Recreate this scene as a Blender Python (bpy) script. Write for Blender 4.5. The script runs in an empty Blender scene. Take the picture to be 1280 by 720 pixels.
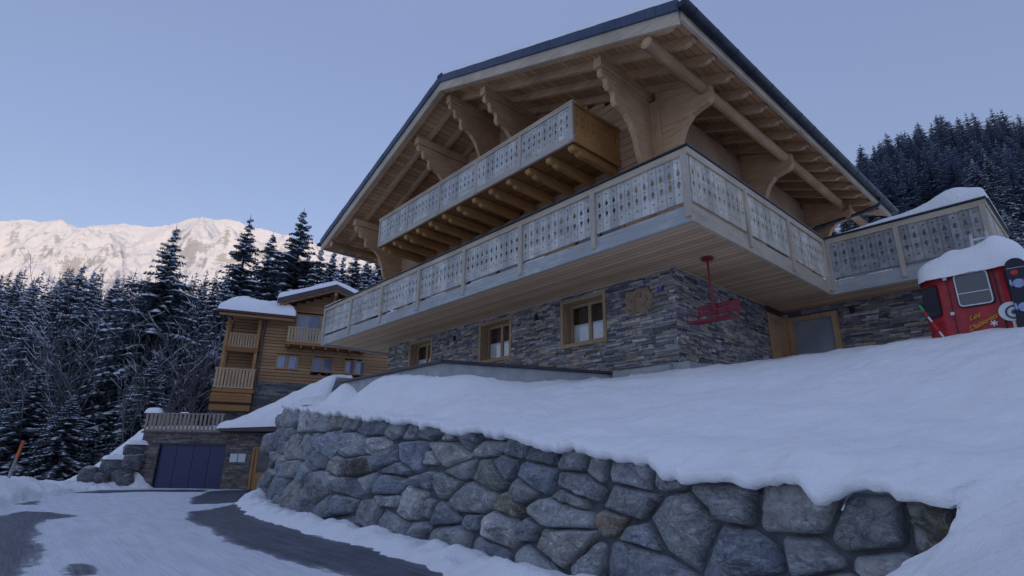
import bpy, math, random
import numpy as np
from mathutils import Vector, noise
from mathutils.geometry import tessellate_polygon
R_ = random.Random(7)
scene = bpy.context.scene
COL = scene.collection
K = 1.2                                   # chalet drawn in its own units, 1.2 m each

# ------------------------------------------------------------------ objects
def tag(o, label=None, cat=None, group=None, kind=None):
    if label: o['label'] = label
    if cat: o['category'] = cat
    if group: o['group'] = group
    if kind: o['kind'] = kind
    return o
def empty(name, loc, label, cat, group=None, rz=0):
    o = bpy.data.objects.new(name, None); COL.objects.link(o)
    o.location = loc; o.rotation_euler = (0, 0, rz); o.empty_display_size = .2
    return tag(o, label, cat, group)
def rnd(a, b): return R_.uniform(a, b)
def sstep(x, a, b):
    t = min(max((x-a)/(b-a), 0), 1); return t*t*(3-2*t)
def nz(x, y, z=0., o=4): return noise.fractal(Vector((x, y, z)), 1.0, 2.0, o)

class MB:
    def __init__(s, xf=None): s.v = []; s.f = []; s.c = []; s.m = []; s.xf = xf
    def add(s, pts, faces, col=(1, 1, 1), mi=0):
        b = len(s.v); s.v += [tuple(p) for p in pts]
        for f in faces: s.f.append(tuple(i+b for i in f)); s.c.append(col); s.m.append(mi)
    def hexa(s, p, col=(1, 1, 1), mi=0):
        s.add(p, [(0, 3, 2, 1), (4, 5, 6, 7), (0, 1, 5, 4), (1, 2, 6, 5), (2, 3, 7, 6), (3, 0, 4, 7)], col, mi)
    def box(s, x0, x1, y0, y1, z0, z1, col=(1, 1, 1), mi=0):
        s.hexa([(x0, y0, z0), (x1, y0, z0), (x1, y1, z0), (x0, y1, z0), (x0, y0, z1), (x1, y0, z1), (x1, y1, z1), (x0, y1, z1)], col, mi)
    def beam(s, p, q, w, h, col=(1, 1, 1), mi=0):
        p = Vector(p); q = Vector(q); d = (q-p).normalized()
        sd = d.cross(Vector((0, 0, 1)))
        if sd.length < .01: sd = Vector((1, 0, 0))
        sd.normalize(); u = sd.cross(d)
        a = sd*w/2; b = u*h/2
        s.hexa([p-a-b, p+a-b, q+a-b, q-a-b, p-a+b, p+a+b, q+a+b, q-a+b], col, mi)
    def prism(s, poly, axis, a, b, col=(1, 1, 1), mi=0):
        def P(u, v, t): return (t, u, v) if axis == 0 else ((u, t, v) if axis == 1 else (u, v, t))
        n = len(poly)
        s.add([P(u, v, a) for u, v in poly]+[P(u, v, b) for u, v in poly],
              [tuple(range(n-1, -1, -1)), tuple(range(n, 2*n))]+[(i, (i+1) % n, n+(i+1) % n, n+i) for i in range(n)], col, mi)
    def tube(s, pts, r, n=8, col=(1, 1, 1), mi=0, cap=True):
        pts = [Vector(p) for p in pts]; m = len(pts)
        rs = r if isinstance(r, (list, tuple)) else [r]*m
        V = []
        for i, p in enumerate(pts):
            d = (pts[min(i+1, m-1)]-pts[max(i-1, 0)]).normalized()
            a = d.cross(Vector((0, 0, 1)))
            if a.length < .05: a = d.cross(Vector((1, 0, 0)))
            a.normalize(); b = a.cross(d)
            for k in range(n):
                t = 2*math.pi*k/n; V.append(p+(a*math.cos(t)+b*math.sin(t))*rs[i])
        F = [(i*n+k, i*n+(k+1) % n, (i+1)*n+(k+1) % n, (i+1)*n+k) for i in range(m-1) for k in range(n)]
        if cap: F += [tuple(range(n)), tuple(range((m-1)*n, m*n))[::-1]]
        s.add(V, F, col, mi)
    def grid(s, P, na, nb, col=(1, 1, 1), mi=0):
        V = [P(i, j) for i in range(na+1) for j in range(nb+1)]
        F = [(i*(nb+1)+j, (i+1)*(nb+1)+j, (i+1)*(nb+1)+j+1, i*(nb+1)+j+1) for i in range(na) for j in range(nb)]
        s.add(V, F, col, mi)
    def mesh(s, name, mats, smooth=False):
        me = bpy.data.meshes.new(name)
        V = [s.xf(p) for p in s.v] if s.xf else s.v
        me.from_pydata([tuple(p) for p in V], [], s.f)
        mats = mats if isinstance(mats, (list, tuple)) else [mats]
        for m in mats: me.materials.append(m)
        if len(mats) > 1: me.polygons.foreach_set('material_index', s.m)
        if any(c != (1, 1, 1) for c in s.c):
            ca = me.color_attributes.new('col', 'FLOAT_COLOR', 'CORNER')
            arr = []
            for p, c in zip(me.polygons, s.c): arr += [c[0], c[1], c[2], 1.]*p.loop_total
            ca.data.foreach_set('color', arr)
        if smooth: me.polygons.foreach_set('use_smooth', [True]*len(me.polygons))
        me.update(); return me
    def build(s, name, mats, parent=None, smooth=False, bevel=0):
        o = bpy.data.objects.new(name, s.mesh(name, mats, smooth)); COL.objects.link(o)
        if parent: o.parent = parent
        if bevel:
            b = o.modifiers.new('b', 'BEVEL'); b.width = bevel; b.segments = 2; b.limit_method = 'ANGLE'
        return o

# ------------------------------------------------------------------ materials
class NT:
    def __init__(s, name, rough=.6, spec=.3):
        s.m = bpy.data.materials.new(name); s.m.use_nodes = True; s.t = s.m.node_tree
        s.b = s.t.nodes['Principled BSDF']; s.b.inputs['Roughness'].default_value = rough
        s.b.inputs['Specular IOR Level'].default_value = spec
    def n(s, typ, **kw):
        x = s.t.nodes.new(typ)
        for k, v in kw.items():
            if k.startswith('i_'): x.inputs[k[2:].replace('_', ' ')].default_value = v
            else: setattr(x, k, v)
        return x
    def l(s, a, b): s.t.links.new(a, b)
    def coord(s, scale=(1, 1, 1), kind='Object'):
        c = s.n('ShaderNodeTexCoord'); m = s.n('ShaderNodeMapping'); m.inputs['Scale'].default_value = scale
        s.l(c.outputs[kind], m.inputs['Vector']); return m.outputs[0]
    def noise(s, vec, scale, detail=5, rough=.55, dist=0):
        x = s.n('ShaderNodeTexNoise'); x.inputs['Scale'].default_value = scale; x.inputs['Detail'].default_value = detail
        x.inputs['Roughness'].default_value = rough; x.inputs['Distortion'].default_value = dist
        s.l(vec, x.inputs['Vector']); return x.outputs['Fac']
    def ramp(s, fac, stops):
        r = s.n('ShaderNodeValToRGB'); e = r.color_ramp.elements
        while len(e) < len(stops): e.new(.5)
        for el, (p, c) in zip(e, stops): el.position = p; el.color = (*c, 1) if len(c) == 3 else c
        s.l(fac, r.inputs[0]); return r.outputs[0]
    def mix(s, fac, a, b, mode='MIX'):
        x = s.n('ShaderNodeMix', data_type='RGBA', blend_type=mode)
        for k, v in ((0, fac), (6, a), (7, b)):
            if hasattr(v, 'is_output'): s.l(v, x.inputs[k])
            else: x.inputs[k].default_value = v if k == 0 else (*v, 1)
        return x.outputs[2]
    def math(s, op, a, b=0.):
        x = s.n('ShaderNodeMath', operation=op)
        for k, v in ((0, a), (1, b)):
            if hasattr(v, 'is_output'): s.l(v, x.inputs[k])
            else: x.inputs[k].default_value = v
        return x.outputs[0]
    def bump(s, h, strength=.3, dist=.02):
        b = s.n('ShaderNodeBump'); b.inputs['Strength'].default_value = strength; b.inputs['Distance'].default_value = dist
        s.l(h, b.inputs['Height']); s.l(b.outputs[0], s.b.inputs['Normal']); return b
    def color(s, c): 
        if hasattr(c, 'is_output'): s.l(c, s.b.inputs['Base Color'])
        else: s.b.inputs['Base Color'].default_value = (*c, 1)
    def attr(s, name='col'):
        a = s.n('ShaderNodeAttribute'); a.attribute_name = name; return a

def wood(name, dark, light, axis=0, plank=None, across=2, stain=None, rough=.65):
    t = NT(name, rough, .25)
    sc = [9, 9, 9]; sc[axis] = .5
    v = t.coord(tuple(sc)); g = t.noise(v, 3.0, 7, .65, .6)
    c = t.ramp(g, [(.3, dark), (.72, light)])
    lv = t.coord(); big = t.noise(lv, .9, 3)
    c = t.mix(t.ramp(big, [(.35, (0, 0, 0)), (.7, (.45,)*3)]), c, tuple(x*.55 for x in dark))
    kn = t.n('ShaderNodeTexVoronoi'); ks = [3., 3., 3.]; ks[axis] = 1.1
    kv = t.coord(tuple(ks)); t.l(kv, kn.inputs['Vector']); kn.inputs['Scale'].default_value = 1.3
    c = t.mix(t.ramp(kn.outputs['Distance'], [(.03, (.8,)*3), (.09, (0, 0, 0))]), c, tuple(x*.35 for x in dark))
    h = g
    if plank:
        sp = t.n('ShaderNodeSeparateXYZ'); t.l(t.coord(), sp.inputs[0])
        q = t.math('DIVIDE', sp.outputs[across], plank)
        fl = t.math('FLOOR', q); fr = t.math('FRACT', q)
        wn = t.n('ShaderNodeTexWhiteNoise', noise_dimensions='1D'); t.l(fl, wn.inputs['W'])
        c = t.mix(.55, c, t.mix(wn.outputs['Value'], tuple(x*.9 for x in dark), light))
        edge = t.math('GREATER_THAN', t.math('ABSOLUTE', t.math('SUBTRACT', fr, .5)), .46)
        c = t.mix(edge, c, tuple(x*.22 for x in dark))
        h = t.math('SUBTRACT', g, t.math('MULTIPLY', edge, 2.))
    if stain:
        n2 = t.noise(t.coord((1.5, 1.5, 3)), 2.2, 6, .6)
        c = t.mix(t.ramp(n2, [(.42, (0, 0, 0)), (.58, (.85,)*3)]), c, stain)
    if 'railing' in name: c = t.mix(1., c, t.attr().outputs['Color'], 'MULTIPLY')
    t.color(c); t.bump(h, .5, .014); return t.m

def plain(name, col, rough=.5, metal=0, var=.25, scale=4, spec=.4, bump=.1):
    t = NT(name, rough, spec); t.b.inputs['Metallic'].default_value = metal
    n = t.noise(t.coord(), scale, 6, .6)
    t.color(t.ramp(n, [(.3, tuple(c*(1-var) for c in col)), (.7, tuple(min(1, c*(1+var)) for c in col))]))
    t.bump(n, bump, .01); return t.m

def snow_mat(name='snow', scale=1.):
    t = NT(name, .75, .25)
    v = t.coord()
    a = t.noise(v, 1.3*scale, 8, .62); b = t.noise(v, 14*scale, 5, .6); c = t.noise(v, 70*scale, 3, .6)
    h = t.math('ADD', t.math('MULTIPLY', a, 1.), t.math('ADD', t.math('MULTIPLY', b, .24), t.math('MULTIPLY', c, .06)))
    t.color(t.ramp(a, [(.3, (.86, .88, .91)), (.7, (.93, .94, .95))]))
    t.bump(h, .75, .12); return t.m

M = {}
M['snow'] = snow_mat()
tan_d, tan_l = (.20, .115, .058), (.42, .27, .16)
for i, ax in enumerate('xyz'):
    M['beam_'+ax] = wood('beam_wood_'+ax, (.42, .245, .13), (.74, .50, .30), i)
    M['warm_'+ax] = wood('warm_wood_'+ax, (.40, .20, .07), (.64, .36, .14), i)
    M['grey_'+ax] = wood('weathered_wood_'+ax, (.34, .32, .29), (.64, .61, .55), i, stain=(.46, .38, .27))
    M['pale_'+ax] = wood('pale_wood_'+ax, (.42, .34, .25), (.68, .58, .44), i)
    M['log_'+ax] = wood('log_wood_'+ax, (.38, .24, .135), (.68, .48, .31), i)
M['fascia_front'] = wood('weathered_fascia_front', (.32, .32, .30), (.62, .62, .58), 0, stain=(.33, .37, .40))
M['fascia_side'] = wood('weathered_fascia_side', (.34, .30, .24), (.64, .56, .44), 1, stain=(.48, .40, .28))
M['panel_front'] = wood('railing_board_front', (.50, .49, .46), (.84, .83, .78), 2, stain=(.42, .43, .44))
M['panel_side'] = wood('railing_board_side', (.58, .53, .45), (.86, .80, .69), 2, stain=(.50, .45, .37))
M['window_wood'] = wood('window_wood', (.33, .225, .13), (.56, .41, .25), 2)
M['panel_terrace'] = wood('terrace_railing_boards', (.31, .31, .30), (.60, .58, .54), 2, stain=(.24, .26, .29))
M['soffit_front'] = wood('soffit_planks_front', (.44, .29, .165), (.70, .50, .31), 0, plank=.17, across=1)
M['roof_boards'] = wood('roof_soffit_boards', (.42, .23, .11), (.70, .43, .23), 1, plank=.2, across=0)
M['n_wood_x'] = wood('honey_log_wall', (.30, .165, .08), (.52, .33, .17), 0, plank=.2, across=2)
M['n_wood_z'] = wood('honey_wood_post', (.36, .18, .07), (.58, .34, .16), 2)
M['n_boards'] = wood('honey_boards', (.22, .10, .035), (.40, .21, .08), 0, plank=.16, across=1)
M['n_rail'] = wood('pale_balusters', (.36, .26, .15), (.60, .47, .31), 2)
M['deck_rail'] = wood('grey_deck_balusters', (.22, .20, .19), (.42, .39, .38), 2, stain=(.30, .22, .15))
M['metal_dark'] = plain('dark_zinc', (.035, .042, .06), .38, .6, .3, 3)
M['metal_blue'] = wood('blue_grey_zinc', (.045, .06, .105), (.09, .12, .19), 2, rough=.45)
M['coping'] = plain('dark_coping_metal', (.045, .042, .05), .45, .4, .3, 5)
M['concrete'] = plain('concrete', (.33, .35, .36), .85, 0, .22, 3, .2, .3)
M['slate_blue'] = plain('garage_door_paint', (.038, .046, .11), .45, 0, .12, 2)
M['brown_metal'] = plain('brown_roof_edge', (.085, .065, .07), .5, .2, .2, 3)
M['red_paint'] = plain('red_gondola_paint', (.36, .022, .032), .38, 0, .4, 5, .4, .25)
M['red_steel'] = plain('red_painted_steel', (.25, .02, .035), .42, 0, .2, 6)
M['red_slat'] = plain('red_painted_slats', (.21, .022, .042), .5, 0, .3, 5)
M['white_metal'] = plain('white_frame_metal', (.62, .62, .63), .4, 0, .1)
M['rubber'] = plain('black_rubber', (.018, .018, .022), .6, 0, .2)
M['white_sign'] = plain('white_sign_enamel', (.6, .64, .64), .4, 0, .05)
M['yellow'] = plain('yellow_lettering', (.62, .36, .02), .5, 0, .15)
M['white_letter'] = plain('white_lettering', (.75, .75, .75), .5, 0, .08)
M['blue_enamel'] = plain('blue_enamel', (.03, .045, .36), .35, 0, .1)
M['orange'] = plain('orange_marker_paint', (.65, .13, .03), .5, 0, .2)
M['marker_red'] = plain('red_marker_paint', (.5, .03, .02), .5, 0, .2)
M['marker_green'] = plain('green_marker_paint', (.05, .32, .10), .5, 0, .2)
M['grey_pole'] = plain('grey_pole', (.32, .31, .33), .5, 0, .2)
M['board_black'] = plain('snowboard_black', (.012, .015, .028), .3, 0, .3)
M['board_blue'] = plain('pale_blue_disc', (.30, .38, .55), .45, 0, .2)
M['plaque'] = wood('carved_plaque', (.24, .17, .115), (.42, .32, .23), 0)
M['curtain'] = plain('curtain_cloth', (.85, .86, .88), .9, 0, .1, 8)  # white that stands in for snow mirrored in the chalet's lower panes
M['curtain_blue'] = plain('shaded_curtain', (.34, .38, .46), .6, 0, .15, 4)
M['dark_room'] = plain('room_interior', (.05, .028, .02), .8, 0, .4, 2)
M['frost_glass'] = plain('frosted_glass', (.30, .33, .38), .25, 0, .15, 1.5)
def glass(name, col, rough=.06):
    t = NT(name, rough, .8); t.b.inputs['Transmission Weight'].default_value = .0
    t.color(col); t.b.inputs['Coat Weight'].default_value = .6; t.b.inputs['Coat Roughness'].default_value = .03
    n = t.noise(t.coord(), .8, 2); t.bump(n, .05, .05); return t.m
M['glass_dark'] = glass('window_glass_dark', (.045, .03, .028))
M['glass_blue'] = glass('window_glass_sky', (.12, .15, .24))
M['cab_glass'] = glass('gondola_glass', (.045, .05, .065), .05)
def pane_mat():
    m = bpy.data.materials.new('clear_pane'); m.use_nodes = True; t = m.node_tree; t.nodes.clear()
    o = t.nodes.new('ShaderNodeOutputMaterial'); mx = t.nodes.new('ShaderNodeMixShader'); f0 = t.nodes.new('ShaderNodeLayerWeight'); f1 = t.nodes.new('ShaderNodeMath'); f1.operation = 'POWER'; f1.inputs[1].default_value = 3; f = t.nodes.new('ShaderNodeMath'); f.operation = 'MULTIPLY_ADD'; f.inputs[1].default_value = .8; f.inputs[2].default_value = .07
    t.links.new(f0.outputs['Facing'], f1.inputs[0]); t.links.new(f1.outputs[0], f.inputs[0]); g = t.nodes.new('ShaderNodeBsdfGlossy'); g.inputs['Roughness'].default_value = .04
    tr = t.nodes.new('ShaderNodeBsdfTransparent'); tr.inputs[0].default_value = (.93, .95, .96, 1)
    t.links.new(f.outputs[0], mx.inputs[0]); t.links.new(tr.outputs[0], mx.inputs[1]); t.links.new(g.outputs[0], mx.inputs[2])
    t.links.new(mx.outputs[0], o.inputs[0]); return m
M['pane'] = pane_mat()
def stone_col_mat(name, bump=.6, rough=.75, tint=(1, 1, 1)):
    t = NT(name, rough, .3); a = t.attr().outputs['Color']
    v = t.coord(); n = t.noise(v, 5, 8, .65, .4); n2 = t.noise(v, 40, 5, .7)
    c = t.mix(t.ramp(n, [(.3, (.0,)*3), (.7, (1,)*3)]), t.mix(1., a, (.62,)*3, 'MULTIPLY'), t.mix(1., a, (1.35,)*3, 'MULTIPLY'))
    t.color(t.mix(1., c, tint, 'MULTIPLY')); t.bump(t.math('ADD', n, t.math('MULTIPLY', n2, .35)), bump, .03); return t.m
M['ledge'] = stone_col_mat('stacked_slate')
def boulder_mat():
    t = NT('boulder_rock', .8, .3); a = t.attr().outputs['Color']
    v = t.coord()
    n = t.noise(v, 2.6, 9, .68, .8); v2 = t.coord((1.4, 1.4, 4)); st = t.noise(v2, 3.5, 8, .7, .5); f = t.noise(v, 28, 6, .72)
    c = t.mix(t.ramp(n, [(.32, (0,)*3), (.68, (1,)*3)]), t.mix(1., a, (.5, .5, .54), 'MULTIPLY'), t.mix(1., a, (1.3, 1.3, 1.25), 'MULTIPLY'))
    c = t.mix(t.ramp(st, [(.55, (0,)*3), (.62, (.55,)*3), (.70, (.0,)*3)]), c, t.mix(1., a, (2.1, 2.1, 2.05), 'MULTIPLY'))
    c = t.mix(t.ramp(f, [(.4, (.35,)*3), (.6, (0,)*3)]), c, (.03, .033, .04))
    vn = t.noise(t.coord((1, 1, 1.6)), 1.5, 6, .6, 1.2); c = t.mix(t.ramp(vn, [(.485, (0,)*3), (.50, (.55,)*3), (.515, (0,)*3)]), c, (.55, .56, .56))
    pt = t.noise(t.coord((1, 1, 1.3)), 1.25, 7, .62, .3); c = t.mix(t.ramp(pt, [(.60, (0,)*3), (.64, (.55,)*3)]), c, (.48, .49, .50))
    li = t.noise(v, 1.1, 4); c = t.mix(t.ramp(li, [(.62, (0,)*3), (.74, (.4,)*3)]), c, (.30, .25, .18))
    vo = t.n('ShaderNodeTexVoronoi', feature='DISTANCE_TO_EDGE'); vo.inputs['Scale'].default_value = 1.3
    dv = t.n('ShaderNodeVectorMath', operation='ADD'); nn = t.n('ShaderNodeTexNoise'); nn.inputs['Scale'].default_value = 3
    t.l(v, nn.inputs['Vector']); t.l(t.coord((1, 1, 2.2)), dv.inputs[0]); t.l(nn.outputs['Color'], dv.inputs[1]); t.l(dv.outputs[0], vo.inputs['Vector'])
    cr = t.ramp(vo.outputs['Distance'], [(.0, (1,)*3), (.025, (0,)*3)])
    c = t.mix(t.math('MULTIPLY', cr, .22), c, (.02, .022, .028))
    # hoarfrost and snow dust on faces turned up
    g = t.n('ShaderNodeNewGeometry'); sp = t.n('ShaderNodeSeparateXYZ'); t.l(g.outputs['Normal'], sp.inputs[0])
    up = t.math('ADD', sp.outputs[2], t.math('MULTIPLY', t.math('SUBTRACT', f, .5), .9))
    c = t.mix(t.ramp(up, [(.68, (0,)*3), (.95, (.6,)*3)]), c, (.62, .66, .72))
    t.color(c)
    h = t.math('ADD', t.math('MULTIPLY', n, 1.4), t.math('ADD', t.math('MULTIPLY', f, .35), t.math('MULTIPLY', st, .6)))
    h = t.math('SUBTRACT', h, t.math('MULTIPLY', cr, .18)); t.bump(h, 1., .08); return t.m
M['boulder'] = boulder_mat()
M['mortar'] = plain('mortar', (.10, .11, .125), .9, 0, .5, 6, .2, .8)
def needle_mat(name, dark, light):
    t = NT(name, .8, .15); n = t.noise(t.coord(), 1.4, 4)
    oi = t.n('ShaderNodeObjectInfo')
    c = t.ramp(n, [(.35, dark), (.65, light)])
    c = t.mix(t.math('MULTIPLY', oi.outputs['Random'], .5), c, tuple(x*.65 for x in dark))
    fr = t.noise(t.coord(), 3.2, 5, .7); c = t.mix(t.ramp(fr, [(.42, (0,)*3), (.62, (.65,)*3)]), c, (.27, .31, .39)); t.color(c); return t.m
M['needles'] = needle_mat('spruce_needles', (.026, .037, .037), (.060, .078, .072))
M['needles_far'] = needle_mat('distant_spruce_needles', (.085, .108, .16), (.14, .17, .23))  # bluish distance haze is put into this needle colour
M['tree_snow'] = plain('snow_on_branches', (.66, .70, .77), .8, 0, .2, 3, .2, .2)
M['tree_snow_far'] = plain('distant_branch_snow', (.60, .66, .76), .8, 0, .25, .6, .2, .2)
M['bark'] = plain('spruce_bark', (.06, .045, .038), .9, 0, .35, 8, .2, .6)
M['frost_bark'] = plain('frosted_bark', (.12, .115, .13), .9, 0, .45, 2.5, .2, .6)

# ------------------------------------------------------------------ ground functions
def gz(x):
    return -1.3-.22*sstep(-x, 8, 26)
Fw = (-0.75022, 0.66119); Rw = (0.66119, 0.75022)
def T(x, y):                                       # terrain beyond the near banks
    w = x*Fw[0]+y*Fw[1]; u = x*Rw[0]+y*Rw[1]; w_ = max(w, 1.); q = u/w_
    zl = -1.9-3.2*sstep(w, 33, 44)+max(0, w-46)*.355
    if w > 125: zl = -1.9-3.2+79*.355-(w-125)*.1
    a = sstep(q, .55, .98)
    zr = w*(.46*sstep(w, 7, 80))+w*(.01+.15*a)*sstep(w, 85, 150)
    if w > 170: zr -= (w-170)*.5
    b = sstep(q, -.15, .3)
    z = zl*(1-b)+zr*b
    return z+.5*nz(x*.05, y*.05)*sstep(w, 25, 60)

def rbf(pts, REG=.1):
    P = np.array(pts, float); n = len(P)
    def U(d): return np.where(d > 1e-9, d*d*np.log(np.maximum(d, 1e-9)), 0)
    D = np.sqrt(((P[:, None, :2]-P[None, :, :2])**2).sum(-1))
    A = np.zeros((n+3, n+3)); A[:n, :n] = U(D)+np.eye(n)*REG; A[:n, n] = 1; A[:n, n+1:] = P[:, :2]
    A[n, :n] = 1; A[n+1:, :n] = P[:, :2].T
    w = np.linalg.solve(A, np.concatenate([P[:, 2], [0, 0, 0]]))
    def f(x, y):
        d = np.sqrt((P[:, 0]-x)**2+(P[:, 1]-y)**2)
        return float((U(d)*w[:n]).sum()+w[n]+w[n+1]*x+w[n+2]*y)
    return f
YBX = [-27, -25, -17.7, -12, -9, -5.3, -1, 3]; YBY = [8.9, 8.3, 6.4, 5.3, 5.1, 4.8, 4.75, 4.75]
def ybase(x): return float(np.interp(x, YBX, YBY))
def wface(x, z): return ybase(x)+.12*(z+1.4)
TOPS = [(-25.47,8.72,2.11),(-19.37,7.19,1.53),(-15.92,6.37,1.25),(-13.75,5.93,1.02),(-12.11,5.6,.93),(-10.89,5.49,.79),(-9.86,5.4,.65),(-8.99,5.34,.59),(-7.92,5.24,.51),(-7.13,5.16,.39),(-6.45,5.1,.36),(-5.94,5.05,.28),(-5.48,5.01,.24),(-5.08,4.99,.18),(-4.73,4.98,.12),(-4.34,4.96,.05),(-3.98,4.95,.01),(-3.66,4.95,0.),(-3.41,4.94,-.02),(-3.22,4.92,-.17),(-3.,4.92,-.21),(-2.67,4.92,-.17),(-2.45,4.91,-.22),(-2.23,4.91,-.15),(-1.97,4.91,-.13),(-1.9,4.9,-.22),(-1.83,4.89,-.32),(-1.71,4.89,-.29),(-1.62,4.9,-.24),(-1.48,4.9,-.19),(-1.35,4.9,-.19),(-1.26,4.89,-.24),(-1.15,4.9,-.19),(-1.02,4.89,-.22)]
TX = [t[0] for t in TOPS]; TZ = [t[2] for t in TOPS]
def ztop(x): return float(np.interp(x, TX, TZ))+.035

# ------------------------------------------------------------------ setting: road, banks, hillside
def polyd(px, py, poly):
    ins = False; dm = 1e9; n = len(poly)
    for i in range(n):
        x0, y0 = poly[i]; x1, y1 = poly[(i+1) % n]
        if (y0 > py) != (y1 > py) and px < (x1-x0)*(py-y0)/(y1-y0)+x0: ins = not ins
        dx, dy = x1-x0, y1-y0; t = max(0, min(1, ((px-x0)*dx+(py-y0)*dy)/(dx*dx+dy*dy+1e-9)))
        d = math.hypot(px-x0-t*dx, py-y0-t*dy); dm = min(dm, d)
    return dm if ins else -dm
WET = [[(-16.65,3.8),(-17.22,4.43),(-19.5,5.75),(-15.84,4.95),(-12.85,4.5),(-9.62,4.35),(-7.53,4.4),(-6.21,4.5),(-5.11,4.6),(-1,4.6),(-1,3.4),(-4.25,3.7),(-5.22,3.6),(-6.38,3.25),(-7.42,3.11),(-8.5,2.97),(-9.7,2.89),(-12.21,3.19),(-14.22,3.26)],
       [(-23.72,5.43),(-27.66,6.98),(-28.6,9.58),(-26.48,9.41),(-23.54,7.62),(-20.,6.01),(-19.63,5.2),(-20.07,4.63)],
       [(-18.07,.2),(-19.57,.66),(-18.87,1.11),(-16.94,1.57),(-16.11,.98),(-14.96,.74),(-12.39,.67),(-10.45,.64),(-9.73,.52),(-8.56,.38),(-7.59,.13),(-6,-.1),(-6,-.9),(-10.3,-.6),(-17.39,-.56)],
       [(-9.03,.87),(-8.87,1.08),(-8.18,1.02),(-8.21,.83)], [(-22.73,.45),(-24.42,1.11),(-22.31,1.04)],
       [(-28.73,2.28),(-30.09,3.32),(-29.9,5.3),(-28.6,7.2),(-27.2,6.6),(-28.3,4.9),(-28.0,3.21)]]
def road():
    x0, x1, y0, y1 = -33, 2, -9, 10.2; nx, ny = 330, 240
    mb = MB()
    def P(i, j):
        x = x0+(x1-x0)*i/nx; y = y0+(y1-y0)*j/ny
        return (x, y, gz(x)+.015*nz(x*.8, y*.8))
    mb.grid(P, nx, ny)
    t = NT('road_surface', .5, .4)
    a = t.attr('wet').outputs['Fac']; v = t.coord()
    e = t.noise(v, 2.2, 8, .7); e2 = t.noise(t.coord((.4, 2.5, 1)), 2., 6, .6)
    s = t.math('ADD', a, t.math('MULTIPLY', t.math('SUBTRACT', e, .5), .6))
    s = t.math('ADD', s, t.math('MULTIPLY', t.math('SUBTRACT', e2, .5), .6))
    wet = t.ramp(s, [(.44, (0,)*3), (.52, (.75,)*3), (.66, (1,)*3)])
    sn = t.ramp(e2, [(.3, (.62, .65, .71)), (.7, (.80, .82, .86))])
    asph = t.ramp(t.noise(v, 30, 4), [(.3, (.028, .034, .05)), (.7, (.065, .075, .10))])
    frost = t.mix(t.ramp(t.noise(t.coord((.3, 3., 1)), 3.5, 7, .7), [(.4, (0,)*3), (.75, (.55,)*3)]), asph, (.22, .25, .33))
    gr = t.ramp(t.noise(v, 55, 4, .8), [(.60, (0,)*3), (.70, (.35,)*3)]); sn = t.mix(gr, sn, (.16, .17, .19))
    t.color(t.mix(wet, sn, frost)); t.l(t.math('SUBTRACT', .8, t.math('MULTIPLY', wet, .35)), t.b.inputs['Roughness'])
    h = t.math('ADD', t.math('MULTIPLY', wet, -.5), t.math('ADD', t.math('MULTIPLY', t.noise(v, 9, 6, .6), .35), t.math('MULTIPLY', t.noise(t.coord((.25, 6., 1)), 3., 5, .6), .5))); t.bump(h, .8, .06)
    o = mb.build('road', t.m, None, True); tag(o, kind='structure')
    at = o.data.attributes.new('wet', 'FLOAT', 'POINT'); vals = []
    boxes = [(min(p[0] for p in P_)-1, max(p[0] for p in P_)+1, min(p[1] for p in P_)-1, max(p[1] for p in P_)+1) for P_ in WET]
    for vv in o.data.vertices:
        x, y, _ = vv.co; d = -1
        for P_, b in zip(WET, boxes):
            if b[0] < x < b[1] and b[2] < y < b[3]: d = max(d, polyd(x, y, P_))
        vals.append(max(0, min(1, .5+d*1.4)))
    at.data.foreach_set('value', vals)
road()

# main snow bank above and round the end of the retaining wall
RP = [(-14.92,6.8,2.),(-12.92,6.75,1.9),(-11.73,6.75,1.9),(-9.91,6.75,1.67),(-10.02,7.88,1.79),(-9.51,8.93,1.79),(-8.93,9.99,1.84),(-8.33,11.04,2.),(-6.69,11.,1.98),(-6.6,12.88,2.28),(-6.7,15.81,2.78),(-5.49,17.1,2.98),(-3.88,15.5,2.74),(-2.69,14.,2.53),(-1.9,12.8,2.33),(-.99,12.5,2.24),(1.2,12.6,2.45),(-.58,4.6,-.25),(-.45,3.2,-.44),(-.72,6.5,.16),(-.73,4.2,-.43),(-1.02,4.,-.62),(-1.4,4.45,-.86),(-2.,4.3,-1.1),(-2.8,4.0,-1.34),(-1.2,3.,-1.0),(0,1.6,-1.0),(1.2,3,-.3),(2,1,-.75),(3,5,.25),(4.5,8,1.1),(5,12,2.4),(6,3,.2),
      (-17.5,8.6,2.1),(-20,9.5,2.3),(-24,12,2.7),(-21,13,2.4),(-26,10.2,2.45),(-16.5,11,2.1)]
RP += [(x, wface(x, z)+.05, z+.10) for x, _, z in TOPS[::2]]+[(x, wface(x, z)+.7, z+.32) for x, _, z in TOPS[::3]]
FAR = [(-29, 17), (-24, 20), (-18, 24), (-12, 26), (-6, 26), (0, 26), (5, 25), (9, 22)]
for x, y in FAR: RP.append((x, y, max(T(x, y), 2.)+.1))
H = rbf(RP)
def bankz(x, y): return H(x, y)+.07*nz(x*.9, y*.9)+.022*nz(x*2.6, y*2.6)+.016*nz(x*8, y*8)+.05*max(0, nz(x*5, y*5)-.25)+.06*max(0, nz(x*1.7+9, y*3.1)-.2)-.07*max(0, nz(x*2.1+4, y*2.6+7)-.33)
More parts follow.
